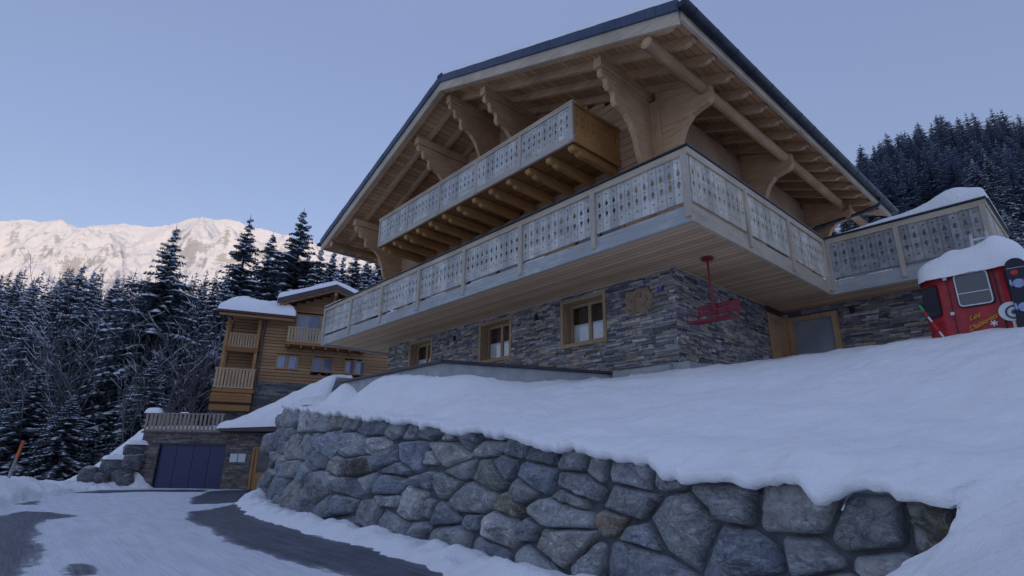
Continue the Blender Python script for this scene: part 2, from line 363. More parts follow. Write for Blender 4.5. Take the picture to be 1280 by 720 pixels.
def snow_bank():
    edge = []; n = 420
    for i in range(n+1):
        x = -25.6+(24.65)*((i/n)**.8)
        edge.append((x, None))
    tail = [(-.93, 4.86, -.27), (-.96, 4.84, -.36), (-1.03, 4.80, -.50), (-1.05, 4.77, -.56), (-1.16, 4.74, -.62), (-1.27, 4.70, -.68), (-1.35, 4.68, -.76), (-1.5, 4.6, -.86), (-1.75, 4.5, -1.0), (-2.1, 4.4, -1.15), (-2.6, 4.2, -1.36)]
    E = [];
    for x, _ in edge:
        z = ztop(x); lump = .07*nz(x*2.2, 3.3)+.05*nz(x*7, 1.7)
        zz = z+lump-.02; E.append((x, wface(x, zz)-.07-.05*abs(nz(x*3, 9)), zz))
    E = [e for e in E if e[0] < -.95]
    T2 = []
    for i in range(len(tail)-1):
        for k in range(6):
            t = k/6; a, b = tail[i], tail[i+1]; T2.append(tuple(a[j]*(1-t)+b[j]*t+(.012*nz(i*3+t*3, j*7.) if j < 2 else 0) for j in range(3)))
    ne = len(E); E += T2
    far = []
    for i, e in enumerate(E):
        if i < ne:
            t = i/(ne-1)
            fx = np.interp(t, [0, .18, .4, .6, .8, 1], [-31, -24, -14, -6, 2, 8]); fy = np.interp(t, [0, .18, .4, .6, .8, 1], [15, 21, 26, 26, 26, 22])
        else:
            t = (i-ne)/(len(E)-ne-1); fx = np.interp(t, [0, .08, .2, .4, .7, 1], [8.2, 9, 9, 8, 4, -1.6]); fy = np.interp(t, [0, .08, .2, .4, .7, 1], [20, 13, 7.5, 3.5, 0, 1.2])
        far.append((float(fx), float(fy)))
    mb = MB(); nb = 90
    def P(i, j):
        e = E[i]
        if j == 0: return (e[0], e[1]+.14, e[2]-.03)
        if j == 1: return (e[0], e[1]+.01, e[2]-.02)
        if j == 2: return (e[0], e[1], e[2]+.045)
        s = (j-2)/(nb-2); s = s**1.9
        x = e[0]+(far[i][0]-e[0])*s; y = e[1]+(far[i][1]-e[1])*s
        d = math.hypot(x-e[0], y-e[1]); k = sstep(d, 0, .55)
        z = bankz(x, y)
        z = (e[2]+.05+.10*math.sqrt(min(1, d/.35)))*(1-k)+z*k
        if s > .97: z = z*(1-(s-.97)/.03)+T(x, y)*(s-.97)/.03 if i < ne else z
        return (x, y, z)
    mb.grid(P, len(E)-1, nb)
    o = mb.build('snow_bank', M['snow'], None, True); tag(o, kind='structure')
snow_bank()

# left bank beyond the road
LP = [(-13.7,-.6,-1.35),(-17.07,-.18,-1.38),(-18.97,.2,-1.42),(-23.07,.55,-1.45),(-26.05,1.43,-1.47),(-30.27,2.93,-1.5),(-30.7,4.07,-1.5),(-30.9,5.3,-1.5),
      (-20.78,-.9,-.72),(-23.97,.02,-.78),(-27.39,.68,-.89),(-31.9,1.61,-1.18),(-33.84,2.44,-1.25),(-34.5,3.2,-.75),(-33.86,3.92,.05),(-32.6,4.85,.8),(-34,5.6,.95),(-33.2,4.4,.45),
      (-16,-1.6,-.7),(-11,-2.2,-.7),(-8,-3,-.7),(-36,0,-2.3),(-30,-1.5,-1.9),(-24,-3,-1.6),(-16,-6,-1.5),(-40,4,-2.2),(-38,8,-1.2),(-33.0,3.36,-.98),(-32.6,4.3,-.75),(-36,6,-.2),(-31.6,4.6,-1.25),(-32.0,3.9,-1.25)]
HL = rbf(LP, .01)
def left_bank():
    EX = [(-6, -2.0), (-10, -1.2), (-13.67, -.58), (-17.07, -.18), (-18.97, .2), (-23.07, .55), (-26.05, 1.43), (-30.27, 2.93), (-30.6, 4.07), (-30.75, 5.45)]
    OX = [(-6, -8), (-12, -8), (-18, -7), (-24, -6), (-30, -5), (-36, -3), (-40, 0), (-42, 4), (-41, 7), (-38, 9.5)]
    n = 260; nb = 60; mb = MB()
    def P(i, j):
        t = i/n*(len(EX)-1); k = min(int(t), len(EX)-2); f = t-k
        a = [EX[k][c]*(1-f)+EX[k+1][c]*f for c in (0, 1)]; b = [OX[k][c]*(1-f)+OX[k+1][c]*f for c in (0, 1)]
        s = (j/nb)**1.7
        jag = .12*nz(t*3, 2.2)
        x = a[0]+(b[0]-a[0])*s+jag*(1-s)*.6; y = a[1]+(b[1]-a[1])*s-jag*(1-s)
        z = HL(x, y)+.09*abs(nz(x*1.6, y*1.6, 4))+.03*nz(x*4, y*4)
        g = gz(x)
        d = math.hypot(x-a[0], y-a[1]); kk = sstep(d, 0, .5)
        z = (g-.02)*(1-kk)+max(z, g+.02)*kk if s < .5 else z
        tp = sstep(t, 8.2, 8.95)*sstep(.42-s, 0, .25); z = z*(1-tp)+(g-.03)*tp
        return (x, y, z)
    mb.grid(P, n, nb); o = mb.build('left_snow_bank', M['snow'], None, True); tag(o, kind='structure')
left_bank()
# windrow of ploughed snow at the foot of the wall
def windrow():
    C = [(-24.5,7.95),(-22,7.1),(-19.3,6.1),(-17,5.7),(-15.31,5.2),(-12.85,4.85),(-10.02,4.75),(-7.85,4.72),(-6.3,4.62),(-5.2,4.58),(-3,4.5),(-1.5,4.4)]
    n = 260; nb = 14; mb = MB()
    def P(i, j):
        t = i/n*(len(C)-1); k = min(int(t), len(C)-2); f = t-k
        cx = C[k][0]*(1-f)+C[k+1][0]*f; cy = C[k][1]*(1-f)+C[k+1][1]*f
        s = j/nb*2-1; wd = (.48 if s < 0 else .45)*(1+.35*nz(cx*1.3, 5.)+.2*nz(cx*4, 2))
        h = .20*(1-s*s)**.8*(1+.5*nz(cx*2, s, 3))+.03*nz(cx*6, s*3)
        return (cx, cy+.02+s*wd, gz(cx)-.03+h)
    mb.grid(P, n, nb); o = mb.build('roadside_snow', M['snow'], None, True); tag(o, kind='structure')
windrow()

def hillside():
    mb = MB(); nq, nw = 220, 150
    def P(i, j):
        q = -1.9+3.6*i/nq; w = 9+231*(j/nw)**1.6
        u = q*w; x = Rw[0]*u+Fw[0]*w; y = Rw[1]*u+Fw[1]*w
        return (x, y, T(x, y)-(.6 if w < 20 else 0))
    mb.grid(P, nq, nw); o = mb.build('hillside', M['snow'], None, True); tag(o, kind='structure')
hillside()
mb = MB(); mb.add([(-7000, -5000, -8), (5000, -5000, -8), (5000, 7000, -8), (-7000, 7000, -8)], [(0, 1, 2, 3)])
tag(mb.build('valley_ground', M['snow']), kind='structure')

# sunlit mountain range
def mountains():
    RD = [(-5400,-1700,1500),(-4783,-891,1440),(-4483,-550,1384),(-4280,-320,1320),(-4185,-212,1323),(-4120,-139,1314),(-4040,-47,1306),(-3954,50,1266),(-3919,90,1283),(-3788,239,1312),(-3723,313,1298),(-3607,444,1306),(-3538,522,1334),(-3454,618,1347),(-3373,710,1333),(-3299,794,1319),(-3184,924,1281),(-2970,1167,1158),(-2874,1276,1126),(-2748,1419,1089),(-2495,1706,938),(-2100,2100,800)]
    n = 620; nb = 170; mb = MB()
    ln = [0]
    for a, b in zip(RD, RD[1:]): ln.append(ln[-1]+math.hypot(b[0]-a[0], b[1]-a[1]))
    def P(i, j):
        d = ln[-1]*i/n; x = np.interp(d, ln, [r[0] for r in RD]); y = np.interp(d, ln, [r[1] for r in RD]); z = np.interp(d, ln, [r[2] for r in RD])
        s = j/nb                                    # 0 ridge .. 1 foot, .. toward camera
        L = math.hypot(x, y); ux, uy = -x/L, -y/L
        run = 1900*s
        px, py = x+ux*run, y+uy*run
        zz = z*(1-s)**1.15
        am = 120*min(1, s*6)+20
        rg = noise.ridged_multi_fractal(Vector((px/620, py/620, .3)), .9, 2.1, 6, 1., 2.)
        zz += am*(rg-1.1)*1.35 + 30*min(1, s*6+.3)*nz(px/160, py/160, 1., 6)+5*nz(px/35, py/35, 2., 4)
        return (float(px), float(py), float(zz))
    mb.grid(P, n, nb)
    t = NT('alpine_snow_and_rock', .9, .1)
    g = t.n('ShaderNodeNewGeometry'); sp = t.n('ShaderNodeSeparateXYZ'); t.l(g.outputs['Normal'], sp.inputs[0])
    v = t.coord(); a = t.noise(v, .006, 9, .7); b = t.noise(t.coord((1, 1, 3)), .022, 8, .75)
    st = t.math('ADD', t.math('SUBTRACT', 1., sp.outputs[2]), t.math('ADD', t.math('MULTIPLY', t.math('SUBTRACT', a, .5), 1.0), t.math('MULTIPLY', t.math('SUBTRACT', b, .5), .7)))
    rk = t.ramp(st, [(.57, (0,)*3), (.68, (.7,)*3)])
    t.color(t.mix(rk, (.86, .84, .82), (.36, .34, .34))); t.bump(t.math('ADD', a, b), .6, 14); 
    tag(mb.build('mountain_range', t.m, None, True), kind='structure')
mountains()
# unseen ridge behind the camera, added and shaped to block the low sun
def back_ridge():
    mb = MB(); n = 90; nb = 14
    def P(i, j):
        az = math.radians(35+135*i/n); s = j/nb*2-1; r = 1500+s*450
        h = 455*(1-abs(s))**.9*(1+.25*nz(i*.12, 3.)) + 12*nz(i*.4, j*.7)
        h *= sstep(i, 0, 10)*sstep(n-i, 0, 10)
        return (math.sin(az)*r, math.cos(az)*r, h-8)
    mb.grid(P, n, nb); tag(mb.build('valley_ridge', M['snow'], None, True), kind='structure')
back_ridge()

# ------------------------------------------------------------------ boulder retaining wall
SEEDS = [(-24.94,1.5),(-16.56,1.15),(-13.49,.9),(-11.76,.7),(-10.71,.57),(-9.71,.52),(-8.78,.44),(-8.17,.42),(-7.5,.33),(-6.98,.29),(-6.41,.33),(-5.72,.09),(-5.04,0),(-4.6,-.07),(-20.07,.76),(-15.24,.49),(-13.35,.38),(-11.64,.18),(-10.53,.2),(-9.69,0),(-8.72,.03),(-8.05,.01),(-7.54,.11),(-6.47,.15),(-21.56,.23),(-14.47,-.03),(-12.1,-.16),(-11.31,-.13),(-9.28,-.16),(-7.08,-.2),(-6.31,-.25),(-5.92,-.13),(-21.67,-.29),(-16.04,-.5),(-12.46,-.5),(-10.44,-.48),(-11.19,-.61),(-9.34,-.53),(-8.08,-.37),(-7.3,-.39),(-5.41,-.38),(-4.72,-.4),(-6.65,-.54),(-21.5,-1.07),(-19.0,-1.3),(-14.77,-1.17),(-12.65,-1.13),(-11.55,-.99),(-10.25,-1.09),(-9.26,-.7),(-8.42,-.73),(-7.85,-.77),(-7.4,-.8),(-9.16,-1.17),(-8.09,-1.1),(-5.86,-.59),(-6.57,-.85),(-5.99,-.86),(-4.87,-.61),(-13.6,-.8),(-10.93,-1.29),(-5.31,-.84),(-4.8,-.89),(-7.06,-1.18),(-6.16,-1.2),(-5.2,-1.17),(-5.15,-.21),(-4.6,-.25),(-4.3,-.1),(-3.74,-.14),(-3.36,-.16),(-2.55,-.27),(-3.83,-.39),(-2.05,-.30),(-1.6,-.41),(-1.15,-.39),(-3.6,-.71),(-3.2,-.6),(-3.95,-.62),(-2.6,-.72),(-2.0,-.68),(-1.47,-.72),(-4.29,-1.06),(-3.7,-1.08),(-2.4,-1.05),(-1.8,-1.0),
  (-23.2,1.55),(-23.4,.7),(-23.6,-.1),(-23.4,-.9),(-21.6,1.35),(-19.2,1.3),(-18.0,1.1),(-18.3,.35),(-17.9,-.4),(-18.4,-1.0),(-16.7,.3),(-16.6,-1.1),(-15.0,.95),(-19.9,-.5),(-25.2,.6),(-25.1,-.2),(-25.2,-1.0)]
def clip(poly, px, py, nx, ny):
    out = []
    for i in range(len(poly)):
        a, b = poly[i], poly[(i+1) % len(poly)]
        da = (a[0]-px)*nx+(a[1]-py)*ny; db = (b[0]-px)*nx+(b[1]-py)*ny
        if da <= 0: out.append(a)
        if da*db < 0:
            t = da/(da-db); out.append((a[0]+(b[0]-a[0])*t, a[1]+(b[1]-a[1])*t))
    return out
def boulder_wall():
    root = empty('boulder_retaining_wall', (-8, 5.0, -1.35), 'long retaining wall of big rough grey boulders under the snow bank beside the road', 'retaining wall')
    loc = np.array([-8, 5.0, -1.35])
    S = lambda x: 4.2*math.asinh(-x/4.2)
    iS = lambda u: -4.2*math.sinh(u/4.2)
    pts = [(S(x), z*(1.28 if x > -12 else 1.0)) for x, z in SEEDS]
    zs = [1.28 if x > -12 else 1.0 for x, z in SEEDS]
    tints = [(.30,.335,.38), (.37,.39,.42), (.24,.27,.315), (.55,.56,.56), (.33,.35,.365), (.42,.44,.455), (.27,.31,.375), (.38,.385,.37)]
    special = {(-7.54,.11): (.42,.43,.41), (-8.05,.01): (.42,.43,.43), (-6.41,.33): (.36,.37,.37), (-13.35,.38): (.25,.28,.33), (-12.1,-.16): (.34,.34,.32), (-3.95,-.62): (.22,.175,.13), (-5.41,-.38): (.17,.17,.18), (-5.86,-.59): (.20,.18,.14), (-5.2,-1.17): (.38,.39,.38), (-1.15,-.39): (.15,.14,.10), (-4.72,-.4): (.30,.31,.31), (-11.31,-.13): (.14,.13,.12), (-6.31,-.25): (.17,.19,.17)}
    wts = [rnd(-.13, .13) for _ in pts]
    for i, (u, z) in enumerate(pts):
        x0 = SEEDS[i][0]; zt = ztop(x0)
        lo, hi = S(-1.02), S(-25.7)
        k = zs[i]
        top = (ztop(x0)+(.03 if x0 < -4 else -.01))*k
        poly = [(lo, -1.75*k), (hi, -1.75*k), (hi, 3*k), (lo, 3*k)]
        for j, (u2, z2) in enumerate(pts):
            if j != i:
                dd_ = (u2-u)**2+(z2-z)**2; f_ = min(.68, max(.32, .5+(wts[i]-wts[j])/(2*dd_)))
                poly = clip(poly, u+(u2-u)*f_, z+(z2-z)*f_, u2-u, z2-z)
                if len(poly) < 3: break
        if len(poly) < 3: continue
        # cap by the top line
        x_of = lambda p: iS(p[0])
        poly = clip(poly, u, top, 0, 1)
        if len(poly) < 3: continue
        P3 = [(iS(a), b/k) for a, b in poly]
        cx = sum(p[0] for p in P3)/len(P3); cz = sum(p[1] for p in P3)/len(P3)
        # resample the outline, rounding the corners
        for cc in (rnd(.90, .97),):
            q = []
            for a in range(len(P3)):
                A, B = P3[a], P3[(a+1) % len(P3)]
                q += [(A[0]*cc+B[0]*(1-cc), A[1]*cc+B[1]*(1-cc)), (A[0]*(1-cc)+B[0]*cc, A[1]*(1-cc)+B[1]*cc)]
            P3 = q
        N = 56; per = [0]
        for a in range(len(P3)): A, B = P3[a], P3[(a+1) % len(P3)]; per.append(per[-1]+math.hypot(A[0]-B[0], A[1]-B[1]))
        ring = []
        for a in range(N):
            d = per[-1]*a/N; kk = 0
            while per[kk+1] < d: kk += 1
            f = (d-per[kk])/(per[kk+1]-per[kk]+1e-9); A, B = P3[kk], P3[(kk+1) % len(P3)]
            ring.append((A[0]*(1-f)+B[0]*f, A[1]*(1-f)+B[1]*f))
        size = math.sqrt(max(.05, per[-1]**2/16))
        gap = .003+.012*R_.random()
        depth = rnd(.14, .30)*min(1.15, size/.75+.2); tiltx, tiltz = rnd(-.22, .22), rnd(-.18, .12)
        sd = rnd(0, 50)
        planes = [(depth*rnd(.75, 1.05), rnd(-.25, .25), rnd(-.22, .12))]+[(depth*rnd(.8, 1.25), math.cos(a_)*rnd(.35, .85), math.sin(a_)*rnd(.35, .85)) for a_ in [rnd(0, 6.28) for _ in range(5)]]
        mb = MB(); M_ = 16; V = []
        for r in range(M_+1):
            s = r/M_
            for a, (x, z) in enumerate(ring):
                L = math.hypot(x-cx, z-cz)
                g = max(0, 1-gap/max(L, .05)*(.6+.8*abs(nz(x*3, z*3, sd))))
                xx = cx+(x-cx)*s*g; zz = cz+(z-cz)*s*g
                prof = (1-s**11)
                b = depth*prof-.10*s**8
                # chiselled facets: planes cutting the dome
                fc = min(pa[0]+pa[1]*(xx-cx)/size+pa[2]*(zz-cz)/size for pa in planes); b = min(b, max(fc, .075)*prof-.10*s**8) if s < .97 else b
                b += (.035*nz(xx*2.6+sd, zz*3.4, sd, 6)+.022*nz(xx*7, zz*16, sd, 5)+.010*nz(xx*22, zz*22, sd, 3))*min(1.2, size)
                b += (tiltx*(xx-cx)+tiltz*(zz-cz))*.5*prof
                b -= .10*max(0, zz-cz)*0
                yy = wface(xx, zz)+.16-b
                V.append((xx-loc[0], yy-loc[1], zz-loc[2]))
        F = [(r*N+a, (r+1)*N+a, (r+1)*N+(a+1) % N, r*N+(a+1) % N) for r in range(M_) for a in range(N)]
        c = special.get(SEEDS[i]); c = tuple(q*1.45 for q in c) if c else tints[R_.randrange(8)]
        j_ = rnd(.95, 1.5); c = tuple(min(.8, v*j_) for v in c)
        mb.add(V, F, c)
        mb.build('boulder', M['boulder'], root, True)
    mb = MB(); 
    def P(a, b):
        x = -25.7+24.75*a/160; z = -1.8+(ztop(x)+1.70)*b/20
        return (x-loc[0], wface(x, z)+.21+.04*nz(x*3, z*3)-loc[1], z-loc[2])
    mb.grid(P, 160, 20)
    mb.build('mortar_core', M['mortar'], root, True)
    # return face at the far corner, turning away from the road
    for k in range(4):
        for r in range(4):
            zc = -1.25+r*.88+rnd(-.06, .06); yc = 8.85+k*1.05+(.4 if r % 2 else 0)
            mb = MB(); N = 20; V = []; c = tints[R_.randrange(8)]; a_, b_ = rnd(.50, .60), rnd(.42, .48); sd = rnd(0, 50)
            for i in range(N+1):
                th = math.pi*i/N
                for j in range(N):
                    ph = 2*math.pi*j/N
                    d = Vector((math.cos(th)*.45, math.sin(th)*math.cos(ph)*a_, math.sin(th)*math.sin(ph)*b_))
                    d = Vector([math.copysign(abs(q)**.8, q)*1.0 for q in d])
                    d *= 1+.18*nz(d.x*2+sd, d.y*2, d.z*2)
                    V.append((-25.45+d.x-loc[0], yc+d.y-loc[1], zc+d.z-loc[2]))
            F = [(i*N+j, (i+1)*N+j, (i+1)*N+(j+1) % N, i*N+(j+1) % N) for i in range(N) for j in range(N)]
            mb.add(V, F, c); mb.build('boulder', M['boulder'], root, True)
boulder_wall()

# ------------------------------------------------------------------ chalet helpers
CH = Vector((-11.2*K, 13.5*K, 1.9*K))
def cx_(p): return (p[0]*K-CH[0], p[1]*K-CH[1], p[2]*K-CH[2])
def C(): return MB(cx_)

def ledge_stones(mb, u0, u1, z0, z1, place, holes=(), pal=None, hrow=(.026, .062), wst=(.10, .42), zcut=None):
    pal = pal or [(.27,.27,.285), (.20,.205,.23), (.34,.325,.31), (.15,.155,.175), (.38,.32,.25), (.25,.25,.28), (.44,.43,.42), (.12,.12,.135), (.33,.28,.235), (.22,.21,.21)]
    z = z0
    while z < z1:
        h = min(rnd(*hrow), z1-z)
        if z1-z-h < .02: h = z1-z
        u = u0-rnd(0, .2)
        while u < u1:
            w = rnd(*wst)*(1.3 if h > .06 else .9)
            a, b = max(u, u0), min(u+w, u1)
            segs = [(a, b)]
            for (ha, hb, hz0, hz1) in holes:
                if z+h > hz0+.005 and z < hz1-.005:
                    ns = []
                    for s in segs:
                        if s[1] <= ha or s[0] >= hb: ns.append(s)
                        else:
                            if s[0] < ha: ns.append((s[0], ha))
                            if s[1] > hb: ns.append((hb, s[1]))
                    segs = ns
            for s0, s1 in segs:
                if s1-s0 < .015: continue
                d = rnd(0, .035); c = pal[R_.randrange(len(pal))]; j = rnd(.7, 1.25)
                e = .004; k = rnd(-.006, .006)
                p = [place(s0+e, z+e*.5, 0), place(s1-e, z+e*.5, 0), place(s1-e, z+e*.5+k, d+.02), place(s0+e, z+e*.5, d+.02)]
                q = [place(s0+e, z+h-e, 0), place(s1-e, z+h-e, 0), place(s1-e, z+h-e+k, d+.02), place(s0+e, z+h-e, d+.02)]
                mb.hexa(p+q, tuple(v*j for v in c))
            u += w
        z += h

def holes_unit(w, H):
    """one railing board with its cut-outs: dot, spade, dot, spade upside down, dot"""
    c = w/2
    def circ(z, r): return [(c+r*math.cos(t), z+r*math.sin(t)) for t in [k*math.pi/4 for k in range(8)]]
    def spade(z, s, a):   # a=+1 tip up
        pts = [(0, .115), (.020, .07), (.036, .035), (.034, .012), (.014, .004), (.010, -.012), (-.010, -.012), (-.014, .004), (-.034, .012), (-.036, .035), (-.020, .07)]
        q = [(c+x*1.02*s, z+a*(y*1.25-.01)*s) for x, y in pts]
        return q if a > 0 else q[::-1]
    s = H/.85
    return [circ(H*.89, .018), spade(H*.62, s, 1), circ(H*.535, .016), spade(H*.45, s, -1), circ(H*.18, .018)]
_unit = {}
def unit_geo(w, H):
    k = (round(w, 4), round(H, 4))
    if k in _unit: return _unit[k]
    g = .003
    outer = [(g, 0), (w-g, 0), (w-g, H), (g, H)]
    loops = [outer]+holes_unit(w, H)
    flat = [p for l in loops for p in l]
    tris = tessellate_polygon([[Vector((a, b, 0)) for a, b in l] for l in loops])
    _unit[k] = (flat, [tuple(t) for t in tris], [len(l) for l in loops]); return _unit[k]
def rail_panel(mb, a0, a1, z0, z1, place, th=.028):
    """place(a, z, d) -> point; boards between a0 and a1"""
    n = max(2, round((a1-a0)/.172)); w = (a1-a0)/n
    flat, tris, lens = unit_geo(w, z1-z0); m = len(flat)
    for i in range(n):
        o = a0+i*w; dd = rnd(0, .004)
        V = [place(o+a, z0+b, dd) for a, b in flat]+[place(o+a, z0+b, dd+th) for a, b in flat]
        F = [t for t in tris]+[(t[2]+m, t[1]+m, t[0]+m) for t in tris]
        s = 0
        for L in lens:
            F += [(s+k, s+(k+1) % L, m+s+(k+1) % L, m+s+k) for k in range(L)]
            s += L
        j = rnd(.72, 1.08); mb.add(V, F, (j*rnd(.98, 1.03), j, j*rnd(.93, 1.0)))

def snow_sheet(mb, P, la, lb, na, nb, h, r=.18, seed=0., rough=.03, under=True):
    """a rounded layer of snow over the patch P(s,t)->(base point), s,t in 0..1; la, lb its size"""
    def Q(i, j):
        s, t = i/na, j/nb
        if i == 0 or j == 0 or i == na or j == nb: d = 0
        else: d = min(s*la, (1-s)*la, t*lb, (1-t)*lb)
        k = min(1, d/r); prof = math.sqrt(max(0, 1-(1-k)**2))
        p = P(s, t); hh = h*prof*(1+.25*nz(s*la*.7+seed, t*lb*.7))+rough*nz(s*la*2.5+seed, t*lb*2.5, seed)*prof
        return (p[0], p[1], p[2]+hh)
    mb.grid(Q, na, nb)
    if under: mb.add([P(0, 0), P(1, 0), P(1, 1), P(0, 1)], [(3, 2, 1, 0)])
def warp(s, e=.5):   # denser rows near both edges
    return s

# ------------------------------------------------------------------ the chalet (drawn in house units)
XR, YV, YE, SL, ZR, EX = -11.2, 7.0, 18.9, .38, 10.41, 7.45     # ridge x, verge y, far end y, slope, ridge z, half span
def ztopr(x): return ZR-SL*abs(x-XR)
WX0, WX1, WY, WYB = -16.85, -5.6, 9.23, 17.3
def chalet():
    root = empty('chalet', CH, 'large timber chalet with carved balconies and a stacked slate ground floor, above the boulder wall', 'chalet')
    # ---- ground floor, stacked slate
    mb = C()
    wins = [(-8.67, -7.30, 2.51, 3.62), (-11.80, -10.43, 2.51, 3.62), (-15.5, -14.13, 2.51, 3.62)]
    ledge_stones(mb, WX0, WX1+.02, 1.2, 3.74, lambda u, z, d: (u, WY-d, z), wins)
    ledge_stones(mb, WY-.03, 13.26, 1.2, 3.74, lambda u, z, d: (WX1+d, u, z))
    ledge_stones(mb, WX1+.45, .3, 1.2, 3.74, lambda u, z, d: (u, 14.35-d, z), [(-5.5, -4.33, 1.0, 3.6)])
    ledge_stones(mb, WY, 17, 1.2, 3.74, lambda u, z, d: (WX0-d, u, z), hrow=(.06, .12))
    c = (.11, .11, .13)
    for a, b in ((WX0, -15.5), (-14.13, -11.80), (-10.43, -8.67), (-7.30, WX1)): mb.box(a, b, WY, WY+.35, .2, 3.74, c)
    for a, b, z0, z1 in wins: mb.box(a, b, WY, WY+.35, .2, z0, c); mb.box(a, b, WY, WY+.35, z1, 3.74, c)
    mb.box(WX1-.35, WX1, WY+.35, 13.28, .2, 3.74, c); mb.box(WX0, WX0+.35, WY+.35, 17, .2, 3.74, c)
    mb.box(-4.33, .3, 14.352, 14.7, .2, 3.74, c); mb.box(-5.5, -4.33, 14.352, 14.7, .2, 1.1, c); mb.box(-5.5, -4.33, 14.352, 14.7, 3.6, 3.74, c)
    mb.box(WX1-.35, WX1-.02, 14.5, 17, .2, 3.74, c)
    mb.build('stone_wall', M['ledge'], root)
    # ---- windows of the ground floor
    for i, (a, b, z0, z1) in enumerate(wins):
        mb = C(); t = .085; y0 = WY-.05; y1 = WY+.30
        mb.box(a, a+t, y0, y1, z0, z1); mb.box(b-t, b, y0, y1, z0, z1)
        mb.box(a+t, b-t, y0, y1, z1-t, z1); mb.box(a+t, b-t, y0, y1, z0, z0+.05)
        mb.box(a-.02, b+.02, y0-.03, y0-.002, z0-.045, z0-.002)
        w = mb.build('window', M['window_wood'], root, bevel=.006)
        mb = C(); A, B, Z0, Z1 = a+t, b-t, z0+.05, z1-t; m = (A+B)/2; y0 = WY+.22
        for p, q in ((A, A+.07), (m-.045, m+.045), (B-.07, B)): mb.box(p, q, y0, y0+.06, Z0, Z1)
        for p, q in ((A+.07, m-.045), (m+.045, B-.07)): mb.box(p, q, y0, y0+.06, Z0, Z0+.08); mb.box(p, q, y0, y0+.06, Z1-.07, Z1)
        mb.build('frame', M['window_wood'], w, bevel=.004)
        for p, q in ((A+.07, m-.045), (m+.045, B-.07)):
            mb = C(); mb.box(p, q, y0+.025, y0+.033, Z0+.08, Z1-.07); mb.build('pane', M['pane'], w)
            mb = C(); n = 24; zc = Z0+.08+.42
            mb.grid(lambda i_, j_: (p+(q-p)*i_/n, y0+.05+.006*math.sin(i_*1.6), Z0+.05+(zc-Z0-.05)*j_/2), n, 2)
            mb.build('curtain', M['curtain'], w, True)  # white sheet behind the lower pane paints in a reflection of the snow
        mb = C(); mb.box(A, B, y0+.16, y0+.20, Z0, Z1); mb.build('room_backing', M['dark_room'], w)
    # ---- doors under the side balcony
    d = C(); d.box(WX1-.05, WX1+.05, 13.28, 13.42, 1.1, 3.56); d.box(WX1-.05, WX1+.05, 14.2, 14.34, 1.1, 3.56); d.box(WX1-.05, WX1+.05, 13.42, 14.2, 3.42, 3.56)
    dr = d.build('door', M['beam_z'], root, bevel=.006)
    d = C()
    for k in range(5): d.box(WX1-.03, WX1+.012, 13.42+k*.156+.004, 13.42+(k+1)*.156-.004, 1.1, 3.42)
    d.build('door_leaf', M['beam_z'], dr, bevel=.004)
    d = C(); d.tube([(WX1+.04, 14.08, 2.2), (WX1+.04, 13.96, 2.2)], .014, 8); d.build('handle', M['metal_dark'], dr, True)
    d = C(); d.box(-5.5, -5.38, 14.28, 14.4, 1.1, 3.56); d.box(-4.47, -4.33, 14.28, 14.4, 1.1, 3.56); d.box(-5.38, -4.47, 14.28, 14.4, 3.44, 3.56); d.box(WX1-.02, -5.5, 14.3, 14.42, 1.1, 3.66)
    dr = d.build('door', M['beam_z'], root, bevel=.006); dr['label'] = 'frosted white terrace door in a honey wood frame'
    d = C(); d.box(-5.38, -4.47, 14.35, 14.37, 1.1, 3.44); d.build('door_leaf', M['frost_glass'], dr)
    # ---- upper walls in squared logs
    mb = C(); z = 3.95; hc = .19
    while z < ZR-.6:
        z1 = z+hc-.008
        def xlim(zz): return XR-(ZR-.36-zz)/SL, XR+(ZR-.36-zz)/SL
        a, b = xlim(z1); a = max(a, WX0); b = min(b, WX1)
        segs = [(a, b)]
        for (ha, hb, h0, h1) in ((-12.6, -9.8, 3.9, 6.15), (-12.4, -10.0, 6.6, 8.65), (-15.9, -14.2, 4.1, 6.1), (-8.3, -6.7, 4.1, 6.1)):
            if z < h1 and z1 > h0:
                ns = []
                for s in segs:
                    if s[0] < ha < s[1]: ns.append((s[0], ha))
                    if s[0] < hb < s[1]: ns.append((hb, s[1]))
                    if hb <= s[0] or ha >= s[1]: ns.append(s)
                segs = ns
        for s in segs:
            if s[1]-s[0] > .05: mb.box(s[0], s[1], WY-rnd(0, .012), WY+.2, z, z1)
        if z < 7.45:
            mb.box(WX1-.2, WX1+rnd(0, .012), WY+.2, 13.9, z, z1); mb.box(WX1-.2, WX1, 15.2, WYB, z, z1)
            mb.box(WX0-.0, WX0+.2, WY+.2, WYB, z, z1)
            if z > 6.05: mb.box(WX1-.2, WX1, 13.9, 15.2, z, z1)
        if b > a: mb.box(a, b, WYB-.2, WYB, z, z1)
        z += hc
    mb.build('timber_wall', M['log_x'], root, bevel=.012)
    for (a, b, z0, z1) in ((-12.6, -9.8, 3.95, 6.15), (-12.4, -10.0, 6.6, 8.65), (-15.9, -14.2, 4.1, 6.1), (-8.3, -6.7, 4.1, 6.1)):
        mb = C(); t = .1
        for p in (a, b-t, (a+b)/2-t/2): mb.box(p, p+t, WY-.03, WY+.12, z0, z1)
        mb.box(a+t, (a+b)/2-t/2, WY-.03, WY+.12, z1-t, z1); mb.box((a+b)/2+t/2, b-t, WY-.03, WY+.12, z1-t, z1)
        w = mb.build('window', M['warm_z'], root, bevel=.006); w['label'] = 'tall glazed balcony door'
        mb = C(); mb.box(a+t, b-t, WY+.05, WY+.07, z0, z1-t); mb.build('pane', M['glass_dark'], w)
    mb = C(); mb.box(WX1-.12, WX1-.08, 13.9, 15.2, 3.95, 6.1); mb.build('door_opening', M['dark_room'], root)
    mb = C()
